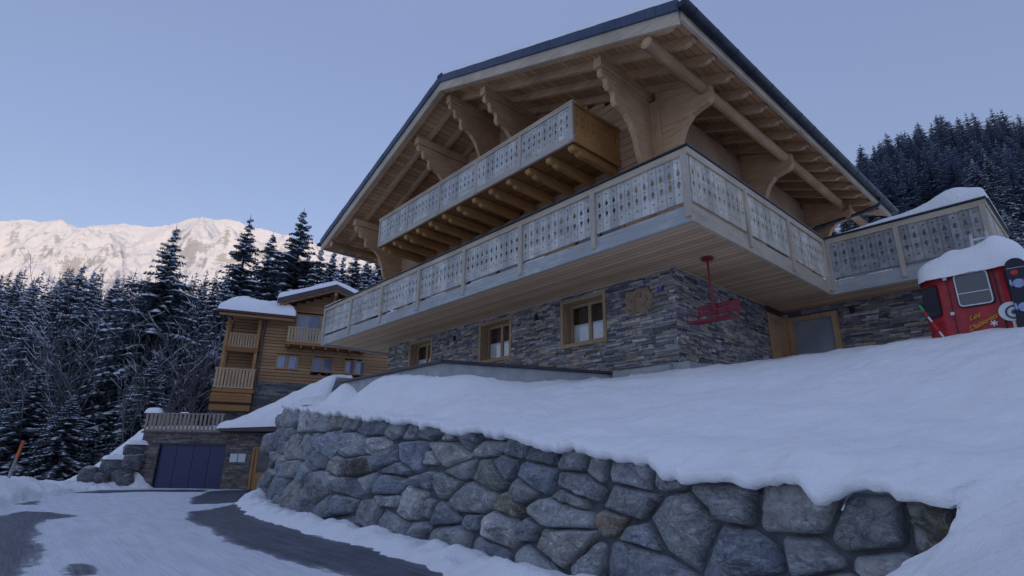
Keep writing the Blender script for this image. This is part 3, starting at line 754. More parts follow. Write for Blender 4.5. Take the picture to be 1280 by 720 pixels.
    for yy in (9.23-.12, ): mb.box(WX1-.16, WX1+.1, yy-.1, yy+.16, 3.95, 7.55)
    mb.build('corner_post', M['beam_z'], root, bevel=.02)

    # ---- roof
    def slab(side, y0, y1, t0, t1, e0=0, e1=EX):
        x0, x1 = XR+side*e0, XR+side*e1
        return [(x0, y0, ztopr(x0)-t1), (x1, y0, ztopr(x1)-t1), (x1, y1, ztopr(x1)-t1), (x0, y1, ztopr(x0)-t1),
                (x0, y0, ztopr(x0)-t0), (x1, y0, ztopr(x1)-t0), (x1, y1, ztopr(x1)-t0), (x0, y1, ztopr(x0)-t0)]
    mb = C()
    for s in (1, -1): mb.hexa(slab(s, YV+.05, YE-.05, .02, .26, .0, EX-.06))
    roof = mb.build('roof', M['roof_boards'], root)
    mb = C()
    for s in (1, -1):
        n = 17
        for k in range(n):                       # folded zinc verge in sheets
            a, b = EX*k/n, EX*(k+1)/n
            mb.hexa(slab(s, YV-.012-.006*(k % 2), YV+.05, -.02, .20, a, b)); 
        mb.hexa(slab(s, YV+.05, YE-.05, -.02, .02, 0, EX-.06))
        mb.hexa(slab(s, YE-.05, YE, -.02, .2, 0, EX))
    mb.box(XR-.10, XR+.10, YV-.03, YE, ZR-.03, ZR+.05)
    mb.build('metal_verge', M['metal_blue'], roof)
    mb = C()
    for s in (1, -1): mb.hexa(slab(s, YV+.035, YV+.09, .2, .47, 0, EX-.04))
    mb.build('barge_board', M['pale_x'], roof)
    for s in (1, -1):
        x0, x1 = XR+s*(EX-.06), XR+s*EX; a, b = min(x0, x1), max(x0, x1); z = ztopr(x1)
        mb = C(); mb.box(a, b, YV+.09, YE-.05, z-.34, z-.06); mb.build('eave_board', M['pale_y'], roof)
    ys = [7.16, 7.75] + [8.42+.735*k for k in range(14)]
    for s in (1, -1):
        for k, y in enumerate(ys):
            mb = C(); w = .055 if k else .07
            x1 = XR+s*(EX-.12)
            t0, t1 = .262, .46
            # carved tail
            P = [(XR+s*.02, ztopr(XR+s*.02)-t0), (x1, ztopr(x1)-t0), (x1, ztopr(x1)-t0-.07), (x1-s*.05, ztopr(x1)-t0-.10), (x1-s*.08, ztopr(x1)-t0-.08), (x1-s*.16, ztopr(x1-s*.16)-t1+.02), (x1-s*.22, ztopr(x1-s*.22)-t1), (XR+s*.02, ztopr(XR+s*.02)-t1)]
            mb.prism(P if s < 0 else P[::-1], 1, y-w, y+w)
            mb.build('rafter', M['beam_x'], roof, bevel=.008)
    # purlins under the rafters
    for dx in (0, 1.6, -1.6, 5.4, -5.4, 3.5, -3.5):
        x = XR+dx; z = ztopr(x)-.462-(.04 if dx else .03)
        if abs(dx) == 3.5:
            mb = C(); mb.box(x-.09, x+.09, WY-.1, YE-.4, z-.2, z)
        else:
            mb = C(); mb.box(x-.1, x+.1, YV+.32, YE-.3, z-.22, z)
        mb.build('purlin', M['beam_y'], roof, bevel=.015)
    for s in (1, -1):
        x = XR+s*6.7; z = ztopr(x)-.46-.15
        mb = C(); mb.tube([(x, YV+.12, z), (x, YE-2.35, z)], .115, 20)
        mb.build('log_purlin', M['beam_y'], roof, True)
        mb = C(); mb.tube([(x, YE-1.9, z), (x, YE-.2, z)], .12, 16); mb.build('log_purlin', M['beam_y'], roof, True)
    # gutters
    for s in (1, -1):
        x = XR+s*(EX+.085); z = ztopr(XR+s*EX)-.10; n = 12
        V = []; F = []; yy = [YV-.04, YE+.02]; mb = C()
        prof = [(x+.1*math.cos(math.pi+math.pi*k/n), z+.11*math.sin(math.pi+math.pi*k/n)) for k in range(n+1)]
        pro2 = [(x+.09*math.cos(math.pi+math.pi*k/n), z+.10*math.sin(math.pi+math.pi*k/n)) for k in range(n+1)]
        mb.prism(prof+pro2[::-1], 1, yy[0], yy[1])
        mb.prism(prof, 1, yy[0]-.01, yy[0]+.004)
        g = mb.build('gutter', M['metal_dark'], roof)
        k = 0; y = YV+.3
        while y < YE:
            mb = C(); pr = [(x+.106*math.cos(math.pi+math.pi*q/n), z+.116*math.sin(math.pi+math.pi*q/n)) for q in range(n+1)]
            mb.prism(pr+[(a, b) for a, b in prof[::-1]], 1, y-.018, y+.018)
            if s > 0: mb.build('gutter_bracket', M['metal_dark'], g)
            y += .735
    x = XR+EX+.085; z = ztopr(XR+EX)-.2
    mb = C(); mb.tube([(x, 17.35, z+.02), (x, 17.35, z-.16), (x-.08, 17.3, z-.24), (x-.5, 17.2, z-.36), (WX1+.35, 16.75, z-.62), (WX1+.12, 16.7, z-.8), (WX1+.1, 16.7, 4.0)], .05, 12)
    mb.build('downpipe', M['metal_dark'], root, True)
    # snow on the roof
    for s in (1, -1):
        mb = C(); la, lb = EX-.03, YE-YV-.04
        def P(a, b):
            x = XR+s*(a*(la-.02)); y = YV+.015+b*lb
            return (x, y, ztopr(x)+.022)
        snow_sheet(mb, P, la+.8, lb, 110, 200, .26, .16, s*9., .02)
        mb.build('snow', M['snow'], roof, True)

    # ---- carved brackets under the gable overhang
    def gable_bracket(x, low, th=.062):
        zt = ztopr(x)-.462-.27
        if x == XR: zt = ZR-.46-.25
        P = [(WY, zt), (YV+.38, zt), (YV+.36, zt-.14), (YV+.42, zt-.20), (YV+.50, zt-.18), (YV+.56, zt-.24), (YV+.54, zt-.33), (YV+.62, zt-.40), (YV+.72, zt-.37), (YV+.78, zt-.42), (YV+.77, zt-.60), (YV+.84, zt-.68), (YV+.98, zt-.66),
             (YV+1.14, zt-.72), (YV+1.32, zt-.90), (YV+1.47, zt-1.2), (YV+1.56, zt-1.55), (YV+1.66, zt-1.7), (YV+1.70, zt-1.95)]
        if low: P += [(YV+1.84, zt-2.15), (YV+1.88, zt-2.45), (WY-.13, zt-2.62)]
        P += [(WY, P[-1][1])]
        mb = C(); mb.prism(P[::-1], 0, x-th, x+th)
        mb.build('bracket', M['beam_y'], root, bevel=.02)
    for dx in (0, 1.6, -1.6, 5.4, -5.4): gable_bracket(XR+dx, abs(dx) > 5)
    def side_bracket(y, s=1, th=.09):
        xo = XR+s*6.7; zt = ztopr(xo)-.47; w = WX1 if s > 0 else WX0
        d = lambda k: w+s*k
        L = abs(xo-w)+.16
        P = [(w, ztopr(w)-.48), (d(L), ztopr(d(L))-.48), (d(L), zt-.36), (d(L-.06), zt-.46), (d(L-.22), zt-.50), (d(L-.44), zt-.56), (d(L-.62), zt-.74), (d(L-.74), zt-1.02), (d(L-.78), zt-1.36), (d(L-.74), zt-1.5), (d(L-.80), zt-1.72), (d(L-.94), zt-1.9), (d(.16), zt-2.15), (w, zt-2.25)]
        mb = C(); mb.prism(P if s < 0 else P[::-1], 1, y-th, y+th)
        mb.build('bracket', M['beam_x'], root, bevel=.02)
    for y in (9.14, 13.0, 17.1): side_bracket(y)
    for y in (9.14, 17.1): side_bracket(y, -1)

    # ---- the long lower balcony with its return along the side
    mb = C()
    mb.box(-18.28, -4.10, 7.42, WY-.004, 3.72, 3.93); mb.box(-18.28, WX0-.04, WY, 15, 3.72, 3.93)
    mb.box(WX1+.06, -4.10, WY+.0, 13.28, 3.721, 3.931); mb.box(WX1+.06, -1.17, 13.281, 14.31, 3.72, 3.93); 
    bal = mb.build('balcony', M['soffit_front'], root); bal['label'] = 'long lower balcony of weathered grey boards'
    mb = C(); mb.box(-18.3, -4.08, 7.36, 7.418, 3.665, 3.815); mb.box(-18.3, -4.08, 7.375, 7.418, 3.82, 3.96)
    mb.box(-18.34, -18.284, 7.36, 15, 3.665, 3.96)
    mb.build('fascia', M['fascia_front'], bal, bevel=.006)
    mb = C(); mb.box(-4.098, -4.04, 7.36, 13.215, 3.66, 3.96); mb.build('fascia', M['fascia_side'], bal, bevel=.006)
    mb = C(); mb.box(-4.04, -1.10, 13.22, 13.278, 3.66, 3.96); mb.box(-1.168, -1.11, 13.28, 15.9, 3.66, 3.96); mb.build('fascia', M['fascia_front'], bal, bevel=.006)
    mb = C(); mb.box(WX1+.02, WX1+.058, WY, 13.2, 3.70, 3.74); mb.box(WX0, WX1, WY-.07, WY-.032, 3.69, 3.719); mb.build('soffit_trim', M['pale_x'], bal)
    post_x = [-18.26, -16.22, -14.19, -12.15, -10.12, -8.09, -6.06, -4.10]
    for x in post_x:
        mb = C(); w = .055; mb.box(x-w, x+w, 7.325, 7.4, 3.74, 4.91); mb.build('post', M['grey_z'], bal, bevel=.008)
    post_y = [9.32, 11.2, 13.13]
    for y in post_y:
        mb = C(); mb.box(-4.075, -4.0, y-.05, y+.05, 3.74, 4.91); mb.build('post', M['pale_z'], bal, bevel=.008)
    for x in (-3.98, -2.62, -1.17):
        mb = C(); mb.box(x-.05, x+.05, 13.19, 13.26, 3.74, 4.91); mb.build('post', M['grey_z'], bal, bevel=.008)
    Z0, Z1 = 4.03, 4.86
    for a, b in zip(post_x, post_x[1:]):
        mb = C(); rail_panel(mb, a+.055, b-.055, Z0, Z1, lambda u, z, d: (u, 7.372+d, z)); mb.build('railing_panel', M['panel_front'], bal)
    for a, b in zip([7.38]+post_y, post_y):
        mb = C(); rail_panel(mb, a+.05, b-.05, Z0, Z1, lambda u, z, d: (-4.045-d, u, z)); mb.build('railing_panel', M['panel_side'], bal)
    for a, b in ((-3.98, -2.62), (-2.62, -1.17)):
        mb = C(); rail_panel(mb, a+.05, b-.05, Z0, Z1, lambda u, z, d: (u, 13.225+d, z)); mb.build('railing_panel', M['panel_terrace'], bal)
    mb = C(); rail_panel(mb, 13.33, 15.86, Z0, Z1, lambda u, z, d: (-1.125-d, u, z)); mb.build('railing_panel', M['panel_side'], bal)
    mb = C(); rail_panel(mb, 7.45, 15, Z0, Z1, lambda u, z, d: (-18.31+d, u, z)); mb.build('railing_panel', M['panel_front'], bal)
    for mat, bx in (('pale_x', [(-18.36, -4.02, 7.335, 7.365, 4.86, 4.985), (-4.0, -1.11, 13.2, 13.225, 4.86, 4.985)]), ('pale_y', [(-4.04, -4.012, 7.34, 13.2, 4.86, 4.985), (-1.125, -1.10, 13.2, 15.9, 4.86, 4.985), (-18.36, -18.335, 7.37, 15, 4.86, 4.985)])):
        for b in bx: mb = C(); mb.box(*b); mb.build('handrail_board', M[mat], bal, bevel=.006)
    mb = C(); mb.box(-18.38, -3.99, 7.30, 7.46, 4.99, 5.022); mb.box(-4.12, -3.99, 7.46, 13.15, 4.99, 5.022); mb.box(-4.12, -1.07, 13.15, 13.31, 4.99, 5.022); mb.box(-1.2, -1.07, 13.31, 15.95, 4.99, 5.022); mb.box(-18.38, -18.25, 7.46, 15, 4.99, 5.022)
    mb.build('handrail', M['metal_dark'], bal, bevel=.006)
    for a, b, h in ((-16.85, -6.6, .018), (-18.37, -16.9, .045), (-6.3, -4.5, .010)):
        mb = C(); snow_sheet(mb, lambda s, t: (a+(b-a)*s, 7.31+.14*t, 5.023), (b-a), .14, int((b-a)*8), 6, h, .06, a, .004); mb.build('snow', M['snow'], bal, True)
    for a, b, y in ((-16.5, -15.9, 0), (-13.9, -13.3, 0), (-12.9, -12.3, 0), (-11.6, -10.9, 0), (-9.9, -9.2, 0), (-8.0, -7.4, 0)):
        mb = C(); snow_sheet(mb, lambda s, t: (a+(b-a)*s, 7.38+.2*t, 3.962), (b-a), .2, 16, 6, .05, .1, a, .01); mb.build('snow', M['snow'], bal, True)
    mb = C(); snow_sheet(mb, lambda s, t: (-4.1-.2+.24*t, 12.2+.8*s, 3.962), .8, .2, 16, 6, .04, .1, 3, .01); mb.build('snow', M['snow'], bal, True)
    for a, b in ((-3.9, -3.55), (-3.3, -2.8)):
        mb = C(); snow_sheet(mb, lambda s, t: (a+(b-a)*s, 13.23+.2*t, 3.962), (b-a), .2, 16, 6, .045, .1, a, .01); mb.build('snow', M['snow'], bal, True)
    # deep snow heaped on the terrace end
    mb = C()
    def TP(i, j):
        s, t = i/70, j/50
        x = -3.93+(2.88)*s; y = 13.24+2.6*t
        d = min(s*2.9*1.2, (1-s)*2.9*2.2, t*2.6*2., (1-t)*2.6*2.); k = min(1, d/.35); pr = math.sqrt(max(0, 1-(1-k)**2))
        base = 5.02
        if t < 1e-6 or s < 1e-6 or s > .99999 or t > .99999: return (x, y, base-.02 if s > .02 else 4.0)
        return (x, y, base+pr*(.06+.24*s**1.0+.17*math.exp(-((s-.80)/.13)**2)+.03*nz(x*1.5, y*1.5)))
    mb.grid(TP, 70, 50); mb.build('terrace_snow', M['snow'], bal, True)
    mb = C()
    mb.box(-3.9, -1.2, 13.36, 15.8, 3.935, 5.0); mb.build('terrace_snow', M['snow'], bal)

    # ---- the upper balcony
    X0, X1, Y0, ZB, ZT = -15.18, -6.72, 7.6, 6.48, 7.45
    mb = C(); mb.box(X0+.03, X1-.03, Y0+.03, WY-.02, ZB+.02, ZB+.09)
    ub = mb.build('balcony', M['n_boards'], root); ub['label'] = 'short upper balcony with pale cut-out boards'
    mb = C(); mb.box(X0-.01, X1+.01, Y0-.03, Y0+.03, ZB-.02, ZB+.13); mb.build('fascia', M['grey_x'], ub, bevel=.005)
    for xa, xb in ((X1-.03, X1+.01), (X0, X0+.03)): mb = C(); mb.box(xa, xb, Y0+.03, WY, ZB-.02, ZB+.16); mb.build('fascia', M['warm_y'], ub, bevel=.005)
    px = [-15.13, -13.45, -11.76, -10.08, -8.39, -6.76]
    for x in px:
        mb = C(); mb.box(x-.045, x+.045, Y0-.045, Y0+.02, ZB+.0, ZT-.04); mb.build('post', M['grey_z'], ub, bevel=.006)
    for a, b in zip(px, px[1:]):
        mb = C(); rail_panel(mb, a+.045, b-.045, ZB+.13, ZT-.10, lambda u, z, d: (u, Y0-.02+d, z)); mb.build('railing_panel', M['panel_front'], ub)
    for x, m in ((X1-.01, 'warm_z'), (X0+.03, 'warm_z')):
        mb = C(); rail_panel(mb, Y0+.05, WY-.02, ZB+.16, ZT-.08, lambda u, z, d: (x-d, u, z)); mb.build('railing_panel', M[m], ub)
    mb = C(); mb.box(X0-.04, X1+.04, Y0-.06, Y0+.05, ZT-.045, ZT); mb.box(X0-.02, X1+.02, Y0-.05, Y0-.022, ZT-.10, ZT-.047); mb.build('handrail', M['pale_x'], ub, bevel=.006)
    mb = C(); mb.box(X1-.06, X1+.04, Y0+.05, WY, ZT-.045, ZT); mb.box(X0-.04, X0+.06, Y0+.05, WY, ZT-.045, ZT); mb.build('handrail', M['warm_y'], ub, bevel=.006)
    for k in range(13):
        x = X1-.17-(X1-X0-.34)*k/12
        zt = ZB+.018
        P = [(WY, zt), (Y0+.10, zt), (Y0+.06, zt-.07), (Y0+.10, zt-.15), (Y0+.17, zt-.17), (Y0+.22, zt-.12), (Y0+.27, zt-.14), (Y0+.33, zt-.2), (Y0+.42, zt-.21), (Y0+.6, zt-.19), (WY, zt-.22)]
        mb = C(); mb.prism(P[::-1], 0, x-.075, x+.075); mb.build('joist', M['warm_y'], ub, bevel=.015)
    # wall lamps
    for p, n in (((-9.49, WY-.06, 3.39), 0), ((-12.94, WY-.06, 3.38), 0), ((WX1+.08, 11.41, 3.43), 1), ((-4.0, 14.27, 3.5), 0)):
        mb = C(); mb.tube([(p[0], p[1], p[2]-.07), (p[0], p[1], p[2]+.07)], .045, 14)
        if n: mb.box(WX1+.03, p[0]-.02, p[1]-.03, p[1]+.03, p[2]-.03, p[2]+.03)
        else: mb.box(p[0]-.03, p[0]+.03, p[1]+.03, p[1]+.08, p[2]-.03, p[2]+.03)
        mb.build('wall_lamp', M['rubber'], root, bevel=.004)
    return root
chalet()

# low concrete parapet with dark coping in front of the ground floor
def parapet():
    c0, c1, c2 = (-15.3, 6.82), (-10.07, 6.83), (-8.3, 11.0)
    root = empty('parapet_wall', (-10.07, 7.2, 1.6), 'low concrete parapet with dark metal coping in front of the slate ground floor', 'parapet')
    L = root.location
    def strip(mb, off0, off1, z0, z1, ext=0):
        def nrm(a, b): d = Vector((b[0]-a[0], b[1]-a[1])); d.normalize(); return Vector((-d.y, d.x)), d
        n1, d1 = nrm(c0, c1); n2, d2 = nrm(c1, c2)
        def corner(o):
            # intersection of the two offset lines
            p1 = Vector(c1)+n1*o; p2 = Vector(c1)+n2*o
            den = d1.x*d2.y-d1.y*d2.x; t = ((p2-p1).x*d2.y-(p2-p1).y*d2.x)/den
            return p1+d1*t
        for (s, e, n, d) in ((c0, None, n1, d1), (None, c2, n2, d2)):
            if e is None: A0, A1 = Vector(s)+n*off0-d*ext, Vector(s)+n*off1-d*ext; B0, B1 = corner(off0), corner(off1)
            else: A0, A1 = corner(off0), corner(off1); B0, B1 = Vector(e)+n*off0+d*ext, Vector(e)+n*off1+d*ext
            q = [A0, B0, B1, A1]
            mb.hexa([(p.x-L.x, p.y-L.y, z0-L.z) for p in q]+[(p.x-L.x, p.y-L.y, z1-L.z) for p in q])
    mb = MB(); strip(mb, .05, .25, .9, 2.03); mb.build('wall', M['concrete'], root)
    mb = MB(); strip(mb, -.03, .33, 2.032, 2.10, .03); mb.build('coping', M['coping'], root, bevel=.012)
    mb = MB(); mb.box(-8.3-L.x, -6.72-L.x, 10.6-L.y, 11.03-L.y, .9-L.z, 2.07-L.z); mb.box(-6.72-L.x, -6.3-L.x, 10.75-L.y, 12.6-L.y, .9-L.z, 2.12-L.z)
    mb.build('footing_ledge', M['concrete'], root, bevel=.02)
parapet()

# ------------------------------------------------------------------ things on the chalet
def plaque():
    cx, cy, cz = -7.71, 11.02, 3.815
    root = empty('wall_plaque', (cx, cy, cz), 'wavy-edged carved brown wooden plaque on the slate wall beside the corner', 'wall plaque')
    pts = []
    n = 90
    for i in range(n):
        t = 2*math.pi*i/n
        r = 1/max(abs(math.cos(t))**4+abs(math.sin(t))**4, .1)**.25
        r *= 1+.06*math.sin(t*9)+.05*math.sin(t*5+1)+.04*nz(math.cos(t)*3, math.sin(t)*3)
        pts.append((.40*r*math.cos(t), .31*r*math.sin(t)))
    mb = MB(); mb.prism(pts, 1, -.03, .02); mb.build('board', M['plaque'], root, bevel=.01)
    mb = MB()
    for k in range(34):
        a, b = rnd(-.30, .30), rnd(-.22, .22); t_ = rnd(0, 6.28); q = rnd(.03, .07)
        mb.tube([(a, -.031, b), (a+q*math.cos(t_), -.036, b+q*math.sin(t_)), (a+q*1.6*math.cos(t_+.7), -.031, b+q*1.6*math.sin(t_+.7))], .011, 6)
    mb.build('carving', M['plaque'], root, True)
plaque()
def text(s, size, mat, parent, name, M4, ext=.004, shear=0., sp=1.):
    cu = bpy.data.curves.new(name, 'FONT'); cu.body = s; cu.size = size; cu.extrude = ext; cu.shear = shear; cu.space_character = sp
    cu.align_x = 'CENTER'; cu.align_y = 'CENTER'; cu.offset = .0
    o = bpy.data.objects.new('tmp', cu); COL.objects.link(o)
    dg = bpy.context.evaluated_depsgraph_get(); me = bpy.data.meshes.new_from_object(o.evaluated_get(dg))
    bpy.data.objects.remove(o); me.materials.clear(); me.materials.append(mat)
    q = bpy.data.objects.new(name, me); COL.objects.link(q); q.parent = parent
    q.matrix_local = M4; return q
from mathutils import Matrix
FRONT = Matrix(((1, 0, 0, 0), (0, 0, -1, 0), (0, 1, 0, 0), (0, 0, 0, 1)))       # text reading towards -y
root = empty('house_number_plate', (-7.045, 11.0, 4.0), 'small blue enamel house number plate beside the chalet corner', 'number plate')
mb = MB(); mb.box(-.065, .065, -.012, .012, -.06, .06); mb.build('plate', M['blue_enamel'], root, bevel=.004)
text('7', .1, M['white_letter'], root, 'number', Matrix.Translation((0, -.0135, 0))@FRONT, .001)

def chairlift():
    mx, my, mz = -5.79, 11.02, 4.44
    root = empty('chairlift_bench', (mx, my, 3.1), 'old red double chairlift seat hanging by its pole under the balcony corner', 'chairlift seat')
    z0 = -3.1
    mb = MB(); mb.tube([(0, 0, mz-.005+z0), (0, 0, mz-.035+z0)], .14, 24); mb.tube([(0, 0, mz-.035+z0), (0, 0, mz-.06+z0)], .05, 16); mb.build('ceiling_plate', M['red_steel'], root)
    mb = MB(); mb.tube([(0, 0, mz-.05+z0), (0, .02, 3.9+z0), (.01, .06, 3.35+z0), (.02, .12, 3.12+z0)], .03, 12)
    mb.build('hanger_pole', M['red_steel'], root, True)
    bx0, bx1 = -.43, .53
    mb = MB()
    mb.tube([(bx0, .2, .30), (bx0, .16, .05), (bx0, .10, -.12), (bx0, -.32, -.17)], .018, 8); mb.tube([(bx1, .2, .30), (bx1, .16, .05), (bx1, .10, -.12), (bx1, -.32, -.17)], .018, 8)
    mb.tube([(.05, .2, .30), (.05, .16, .05), (.05, .10, -.12), (.05, -.32, -.17)], .018, 8)
    mb.tube([(bx0, -.32, -.17), (bx1, -.32, -.17)], .018, 8); mb.tube([(bx0, .2, .30), (bx1, .2, .30)], .016, 8)
    mb.build('frame', M['red_steel'], root, True)
    for x in (bx0, bx1):
        mb = MB(); mb.tube([(x, .16, .06), (x, -.12, .07), (x, -.30, .05), (x, -.35, -.02), (x, -.32, -.17)], .016, 8); mb.build('armrest', M['red_steel'], root, True)
    mb = MB()
    for z, y in ((.24, .175), (.10, .15)): mb.box(bx0, bx1, y-.03, y-.005, z-.055, z+.055)
    mb.build('backrest', M['red_slat'], root, bevel=.008)
    mb = MB()
    for k in range(4): y = .06-k*.105; mb.box(bx0, bx1, y-.045, y+.045, -.135-k*.006, -.11-k*.006)
    mb.build('seat', M['red_slat'], root, bevel=.006)
chairlift()

# ------------------------------------------------------------------ gondola cabin
def gondola():
    root = empty('gondola_cabin', (-1.6, 13.6, 2.15), 'old red gondola cabin with snow on its roof, standing below the terrace', 'gondola cabin')
    L = root.location
    def xf(p): return (p[0]-L.x, p[1]-L.y, p[2]-L.z)
    zb, z1, z2 = 1.75, 2.82, 3.74
    def ring(z, k=1., r=.0):
        # plan: octagon-like with chamfered left and right ends
        P = [(-2.10, 13.0), (-1.17, 13.0), (-.86, 13.12), (-.80, 13.35), (-.80, 14.05), (-.86, 14.3), (-1.17, 14.4), (-2.10, 14.4), (-2.38, 14.2), (-2.45, 13.95), (-2.45, 13.45), (-2.38, 13.2)]
        c = (-1.63, 13.7)
        return [((x-c[0])*k+c[0], (y-c[1])*k+c[1], z) for x, y in P]
    levels = [(zb, .94), (zb+.1, .985), (2.3, 1.0), (z1, 1.0), (3.3, .985), (z2-.15, .955), (z2, .90), (z2+.06, .80)]
    mb = MB(xf); rs = [ring(z, k) for z, k in levels]; n = len(rs[0])
    V = [p for r in rs for p in r]; F = []
    side_open = {11, 2, 3}
    for i in range(len(rs)-1):
        for j in range(n): F.append((i*n+j, i*n+(j+1) % n, (i+1)*n+(j+1) % n, (i+1)*n+j))
    F.append(tuple(range(n))[::-1]); F.append(tuple(range((len(rs)-1)*n, len(rs)*n)))
    mb.add(V, F); mb.build('shell', M['red_paint'], root, bevel=.035)
    def rrect(x0, x1, z0, z1, r, m=6):
        q = []
        for (cx, cz, a0) in ((x1-r, z1-r, 0), (x0+r, z1-r, 90), (x0+r, z0+r, 180), (x1-r, z0+r, 270)):
            for k in range(m+1): a = math.radians(a0+90*k/m); q.append((cx+r*math.cos(a), cz+r*math.sin(a)))
        return q
    yf = 12.972
    def window(x0, x1, z0, z1, y, bar=True, mat=None, tilt=0.0):
        o = rrect(x0, x1, z0, z1, .07); i_ = rrect(x0+.022, x1-.022, z0+.022, z1-.022, .055); g = rrect(x0-.02, x1+.02, z0-.02, z1+.02, .085)
        mb = MB(xf); N_ = len(o)
        for (A, B, d, mi) in ((g, o, .010, 1), (o, i_, .022, 0)):
            V = [(a, y-d, b) for a, b in A]+[(a, y-d, b) for a, b in B]+[(a, y+.02, b) for a, b in A]
            F = [(k, (k+1) % N_, N_+(k+1) % N_, N_+k) for k in range(N_)]+[(k, 2*N_+k, 2*N_+(k+1) % N_, (k+1) % N_) for k in range(N_)]
            mb.add(V, F, (1, 1, 1), mi)
        if bar: mb.box(x0+.02, x1-.02, y-.024, y-.006, (z0+z1)/2-.075, (z0+z1)/2-.06)
        w = mb.build('window', [M['white_metal'], M['rubber']], root)
        mb = MB(xf); mb.add([(a, y-.006, b) for a, b in i_], [tuple(range(N_))]); mb.build('pane', M['cab_glass'], w)
        return w
    window(-1.83, -1.32, 2.88, 3.52, yf)
    # bench back and paper seen through the window
    mb = MB(xf); mb.box(-1.62, -1.42, yf-.0075, yf-.0068, 2.93, 3.02)
    # end window of the left chamfer and the right end (curved sheets)
    def chamfer(A, B, z0, z1, name='side_window'):
        A = Vector((A[0], A[1])); B = Vector((B[0], B[1])); d = B-A; nrm = Vector((d.y, -d.x)).normalized()*.018
        if (A+nrm-Vector((-1.63, 13.7))).length < (A-Vector((-1.63, 13.7))).length: nrm = -nrm
        q = rrect(.04, .96, z0, z1, .08)
        q = [(a, b) for a, b in q]
        V = [(A.x+d.x*a+nrm.x, A.y+d.y*a+nrm.y, b) for a, b in q]
        mb = MB(xf); mb.add(V, [tuple(range(len(q)))])
        q2 = rrect(.0, 1.0, z0-.03, z1+.03, .1); V = [(A.x+d.x*a+nrm.x*.6, A.y+d.y*a+nrm.y*.6, b) for a, b in q2]
        o = mb.build('window', M['cab_glass'], root); o['label'] = 'curved end window with black rubber seal'
        mb = MB(xf); mb.add(V, [tuple(range(len(q2)))]); mb.build('seal', M['rubber'], o)
    chamfer((-2.11, 13.0), (-2.40, 13.23), 2.80, 3.38); chamfer((-1.10, 13.03), (-.87, 13.13), 2.85, 3.42)
    chamfer((-2.45, 13.5), (-2.45, 13.9), 2.80, 3.38); chamfer((-.80, 13.4), (-.80, 14.0), 2.85, 3.42)
    # hinge strips and door joint
    mb = MB(xf); mb.box(-1.255, -1.235, yf-.006, yf+.01, 1.9, 3.62); mb.box(-1.95, -1.94, yf-.004, yf+.01, 1.9, 3.62); mb.build('door_joint', M['rubber'], root)
    for z in (2.75, 3.45):
        mb = MB(xf); mb.box(-1.99, -1.93, yf-.025, yf+.01, z, z+.06); mb.build('hinge', M['white_metal'], root, bevel=.004)
    Lt = Matrix.Translation
    rot = Matrix.Rotation(math.radians(18), 4, 'Z')
    t1 = text('Les', .135, M['yellow'], root, 'lettering', Lt((-1.66-L.x, yf-.008-L.y, 2.665-L.z))@FRONT@rot, .002, .5)
    t2 = text('Diablerets', .128, M['yellow'], root, 'lettering', Lt((-1.56-L.x, yf-.008-L.y, 2.535-L.z))@FRONT@Matrix.Rotation(math.radians(25), 4, 'Z'), .002, .5, .9)
    mb = MB(xf)
    for k in range(3):
        a = math.radians(k*60+15); dx, dz = .055*math.cos(a), .055*math.sin(a)
        mb.beam((-1.40-dx, yf-.006-.001*k, 2.50-dz), (-1.40+dx, yf-.006-.001*k, 2.50+dz), .004, .02)
    mb.build('snowflake_emblem', M['white_letter'], root)
    # hanger frame above the roof
    mb = MB(xf)
    mb.tube([(-1.50, 13.5, 3.7), (-1.48, 13.5, 4.42)], .03, 10); mb.tube([(-1.20, 13.5, 3.7), (-1.24, 13.5, 4.42)], .03, 10)
    mb.tube([(-1.49, 13.5, 4.30), (-1.23, 13.5, 4.30)], .022, 10); mb.build('hanger_frame', M['white_metal'], root, True)
    # snow cap
    mb = MB(xf)
    na, nb = 60, 50
    def P(i, j):
        s, t = i/na*2-1, j/nb*2-1
        x = -1.62+s*.98; y = 13.68+t*.90
        # squircle outline
        rr = (abs(s)**5+abs(t)**5)**.2
        m = max(abs(s), abs(t), 1e-6); f = m/max(rr, 1e-6) if rr > 0 else 1
        x = -1.585+s*f*.865; y = 13.68+t*f*.78
        k = min(1, (1-m)*2.6); pr = math.sqrt(max(0, 1-(1-k)**2))
        h = .30+.16*sstep(x, -2.2, -1.0)+.09*math.exp(-((x+1.14)/.14)**2)+.06*math.exp(-((x+1.82)/.13)**2)
        drop = -.10*(1-pr)
        return (x, y, 3.72+drop+(h-.06*abs(t))*pr+.02*nz(x*4, y*4)-(.12 if m > .999 else 0))
    mb.grid(P, na, nb)
    mb.add([(-2.5, 12.95, 3.60), (-.76, 12.95, 3.60), (-.76, 14.4, 3.60), (-2.5, 14.4, 3.60)], [(3, 2, 1, 0)]) if False else None
    mb.build('snow', M['snow'], root, True)
gondola()

